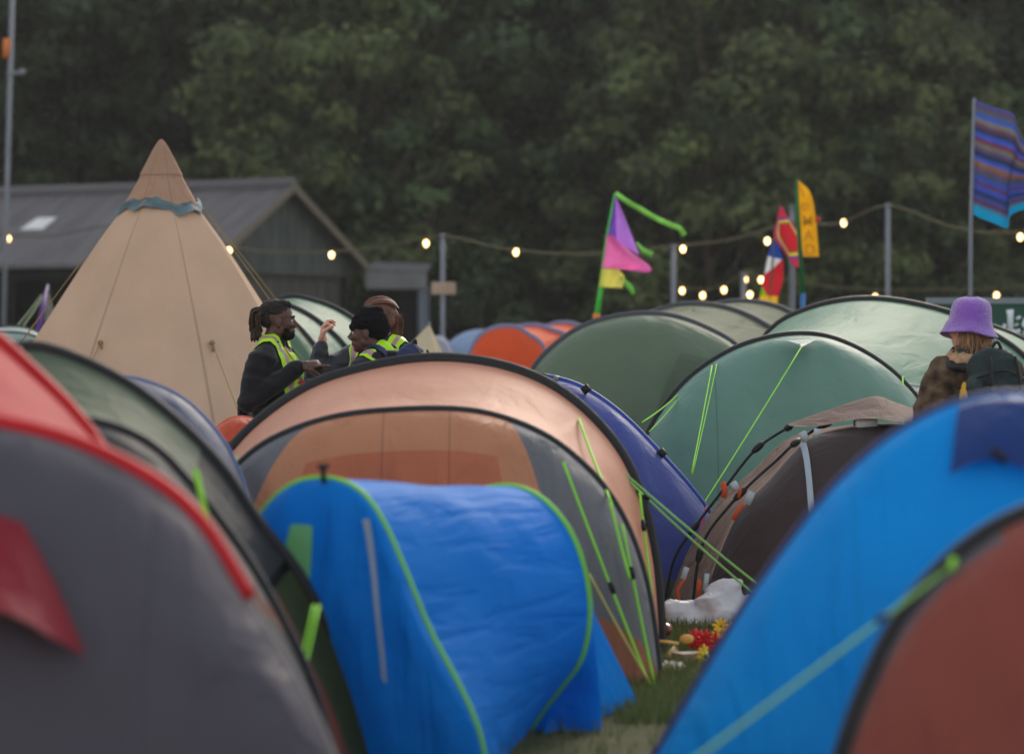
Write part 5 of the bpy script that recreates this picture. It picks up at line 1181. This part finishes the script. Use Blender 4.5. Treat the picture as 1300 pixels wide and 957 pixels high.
bm = bake(bm, .007, 3)
for v in bm.verts: v.co += v.normal * (.0015 * math.sin(v.co.z * 240 + 9 * noise.noise(v.co * 8)) + .010 * noise.noise(v.co * 16))
link('beanie', bm, plain('black_knit', c(20, 20, 23), .95, .1, bump=.8, bscale=90), p.root)
bm = bmesh.new(); pts = [p.P(.10 * math.cos(a) - .02, .085 * math.sin(a), 1.515) for a in [2 * math.pi * k / 20 for k in range(21)]]; tube(bm, pts, .035, 8, cap=False); link('scarf', bake(bm, .009, 3), BLK, p.root)
p.ribbon('vest', [(.10, .13, 1.15), (.11, .13, 1.36), (.0, .13, 1.49), (-.07, .15, 1.42), (-.10, .16, 1.25)], .085, [HV, RF], midx=[0, 1, 1, 1, 0, 0])
p.ribbon('vest', [(-.02, .02, 1.54), (-.09, .0, 1.49), (-.13, -.02, 1.42)], .10, [HV, RF], midx=[0] * 6)
p.ribbon('vest', [(.10, -.13, 1.15), (.11, -.13, 1.36), (.0, -.13, 1.49), (-.10, -.14, 1.38), (-.14, -.14, 1.2)], .085, [HV, RF], midx=[0, 1, 1, 1, 0, 0])
NAVY = plain('navy_rucksack', c(42, 50, 84), .7, .2, bump=.3); GREYM = plain('grey_panel', c(150, 156, 168), .6)
def rucksack(p, label, cx, sc, m1, m2, group=None, straps=True, cz=1.27):
    base = p.P(cx, 0, 0); root = thing('backpack', label, 'backpack', base)
    bm = bmesh.new(); f = lambda x, y, z: p.P(cx + x * sc, y * sc, cz + z * sc)
    for (x, z, rx, ry, rz) in ((-.02, .0, .085, .145, .17), (-.02, -.12, .095, .15, .12), (-.01, .13, .07, .12, .10)): ell(bm, f(x, 0, z), (rx * sc, ry * sc, rz * sc), p.R, 20, 14)
    b = bake(bm, .010, 3)
    for v in b.verts: v.co += v.normal * (.010 * noise.noise(v.co * 14) + .008 * (abs(noise.noise(v.co * 24))))
    main = link('main_bag', b, m1, root)
    bm = bmesh.new(); ell(bm, f(-.10, 0, -.08), (.045 * sc, .105 * sc, .10 * sc), p.R, 20, 14); ell(bm, f(-.10, 0, -.12), (.045 * sc, .11 * sc, .08 * sc), p.R); link('front_pocket', bake(bm, .009, 3), m2, root)
    for s in (1, -1):
        bm = bmesh.new(); tube(bm, catmull([f(-.095, s * .06, .19), f(-.135, s * .065, .08), f(-.155, s * .05, -.02)], 5), .008 * sc, 6, flat=1.6); link('strap', bm, M_BLACK, root)
        if straps: p.ribbon('shoulder_strap', [(cx + .03, s * .08, 1.46), (-.02, s * .095, 1.53), (.09, s * .12, 1.42), (.12, s * .14, 1.25), (.02, s * .18, 1.12)], .05, [m1], off=.018, parent=None).parent = None
    for zz in (.06, -.03):
        bm = bmesh.new(); tube(bm, catmull([f(.03, .148, zz), f(-.07, .125, zz - .01), f(-.115, .08, zz - .02)], 5), .006 * sc, 6, flat=1.8); link('side_strap', bm, M_BLACK, root)
        bm = bmesh.new(); tube(bm, catmull([f(.03, -.148, zz), f(-.07, -.125, zz - .01), f(-.115, -.08, zz - .02)], 5), .006 * sc, 6, flat=1.8); link('side_strap', bm, M_BLACK, root)
    bm = bmesh.new(); tube(bm, catmull([f(-.07, -.11, .10), f(-.105, 0, .13), f(-.07, .11, .10)], 6), .005, 6); link('zip', bm, M_BLACK, root)
    bm = bmesh.new(); tube(bm, catmull([f(-.03, -.03, .215), f(-.04, 0, .255), f(-.03, .03, .215)], 5), .009, 6); link('grab_handle', bm, M_BLACK, root)
    return root, f
def fix_straps(root):
    for o in list(COL.objects):
        if o.name.startswith('shoulder_strap') and o.parent is None:
            off = OFF[root] - OFF[o] if OFF.get(o) is not None else Vector()
            for v in o.data.vertices: v.co -= off
            o.parent = root; OFF[o] = OFF[root]
r_, f = rucksack(p, 'navy and grey rucksack on the back of the person in the beanie', -.22, .95, NAVY, NAVY, cz=1.37); fix_straps(r_)
bm = bmesh.new(); tube(bm, catmull([f(-.07, .11, .10), f(-.13, .06, .06), f(-.14, .02, -.02)], 5), .014, 6, flat=1.5); link('grey_trim', bm, GREYM, r_)
bm = bmesh.new(); tube(bm, catmull([f(-.10, .02, .17), f(-.15, .0, .08), f(-.15, -.05, -.02)], 5), .014, 6, flat=1.5); link('grey_trim', bm, GREYM, r_)

# woman in purple bucket hat at right, seen from behind
p = Person('woman in a purple bucket hat and brown patterned jacket walking away at the right', 1238, 17.0, R(106), R(135), 1.70)
CAMO = plain('brown_camo_cloth', c(84, 68, 54), .85, .15, bump=.4, bscale=30, var=.75, vscale=14)
p.H = p.H + Vector((-.035, 0, .008))
p.build(LTSKIN, [((0, -.19, 1.42), (.0, -.29, 1.16), (.10, -.26, .92)), ((0, .19, 1.42), (-.02, .30, 1.16), (.10, .27, .93))],
        [(0, (.2, 0, -1), (0, 1, 0), (.3, .35, .4, .45), {}), (1, (.2, 0, -1), (0, -1, 0), (.3, .35, .4, .45), {})], CAMO, TRO, sleeve_g=.034)
face_bits(p.root, p.H, p.hr); hf = lambda x, y, z: p.H + p.hr @ Vector((x, y, z))
HB = plain('blond_brown_hair', c(150, 112, 82), .5, .4, bump=.8, bscale=90, var=.3, vscale=25); rn = random.Random(9); bm = bmesh.new()
ell(bm, hf(-.025, 0, .03), (.100, .084, .09), p.hr, 20, 14); ell(bm, hf(-.06, .0, -.03), (.050, .072, .06), p.hr); hair = link('hair', bake(bm, .008, 2), HB, p.root)
bm = bmesh.new()
for i in range(170):
    a = rn.uniform(-1.7, 1.7); st = hf(-.03 - .08 * math.cos(a), .085 * math.sin(a), .01); e = st + Vector((rn.gauss(0, .014), -.004 + rn.gauss(0, .01), -.06 - .03 * rn.random())); tube(bm, catmull([st, e, e + Vector((rn.gauss(0, .022), rn.gauss(0, .014), -.03 - .06 * rn.random()))], 4), [.0042] * 8 + [.0015], 5)
link('hair_strands', bm, HB, hair)
# bucket hat: lathe, slightly tilted
def lathe(prof, cen, rot, seg=40, sx=1.0):
    bm = bmesh.new(); rows = [[bm.verts.new(Vector(cen) + rot @ Vector((r * sx * math.cos(a), r * math.sin(a), z))) for a in [2 * math.pi * k / seg for k in range(seg)]] for r, z in prof]
    for a, b_ in zip(rows, rows[1:]):
        for k in range(seg): bm.faces.new((a[k], a[(k + 1) % seg], b_[(k + 1) % seg], b_[k]))
    bm.faces.new(rows[0]); return bm
tilt = Matrix.Rotation(R(9), 3, 'Y') @ p.hr @ Matrix.Rotation(R(6), 3, 'Y')
bm = lathe([(.03, .154), (.066, .148), (.088, .134), (.102, .108), (.109, .070), (.112, .035), (.114, .022), (.122, .002), (.135, -.024), (.148, -.044), (.151, -.049), (.147, -.053), (.132, -.032), (.114, .002), (.104, .015)], hf(-.018, 0, .022), tilt, 48, 1.08)
for v in bm.verts: v.co += Vector((.008 * noise.noise(v.co * 11 + Vector((5, 0, 0))), 0, .018 * noise.noise(v.co * 10)))
FUR = plain('purple_plush', c(138, 84, 190), .95, .1, bump=1.0, bscale=160, var=.15, vscale=30, sheen=.9)
link('bucket_hat', bm, FUR, p.root)
bm = bmesh.new(); q = hf(-.018, 0, .022) + Vector((.068, -.092, .062)); ell(bm, q, (.012, .006, .008)); link('hat_badge', bm, plain('grey_badge', c(150, 140, 165)), p.root)
bm = bmesh.new(); rn = random.Random(12)
ring = [p.P(.115 * math.cos(a) - .03, .14 * math.sin(a), 1.50 + .02 * math.cos(a)) for a in [2 * math.pi * k / 24 for k in range(25)]]; tube(bm, ring, .042, 10, cap=False); b = bake(bm, .008, 1)
for v in b.verts: v.co += v.normal * .014 * noise.noise(v.co * 40)
link('fleece_collar', b, plain('tan_fleece', c(186, 150, 118), .95, .1, bump=1, bscale=90, var=.25, vscale=30), p.root)
bm = bmesh.new(); ring = [p.P(.15 * math.cos(a) - .04, .185 * math.sin(a), 1.465 + .02 * math.cos(a)) for a in [2 * math.pi * k / 24 for k in range(25)]]; tube(bm, ring, .028, 10, cap=False); b = bake(bm, .009, 2)
for v in b.verts: v.co += v.normal * .012 * noise.noise(v.co * 22)
link('hood_collar', b, plain('black_collar', c(36, 34, 34)), p.root)
DG = plain('dark_green_rucksack', c(42, 56, 56), .7, .25, bump=.5, bscale=30, var=.4, vscale=10)
r_, f = rucksack(p, 'dark green and black rucksack worn by the woman in the purple hat', -.24, 1.28, DG, plain('dark_green_pocket', c(36, 50, 50), .7, .25, bump=.4, var=.3, vscale=10)); fix_straps(r_)
bm = bmesh.new(); ell(bm, f(-.01, .14, -.02), (.050, .022, .125), p.R, 16, 12); link('yellow_panel', bm, plain('yellow_cordura', c(200, 158, 40)), r_)
bm = bmesh.new(); q = f(-.152, -.055, .03); M_ = Matrix.Translation(q) @ p.R.to_4x4()
for k in range(3): tube(bm, [M_ @ Vector((-.002, .022 - .012 * k * .3, -.014 + .011 * k)), M_ @ Vector((-.006, .0, -.010 + .012 * k)), M_ @ Vector((-.002, -.018, -.012 + .011 * k))], .0035, 6)
link('logo_patch', bm, plain('white_patch', c(210, 215, 220)), r_)
for s in (1, -1):
    bm = bmesh.new(); tube(bm, catmull([f(-.11, s * .10, .10), f(-.14, s * .03, .03), f(-.13, s * -.08, -.06)], 5), .010, 6); link('bungee', bm, M_BLACK, r_)
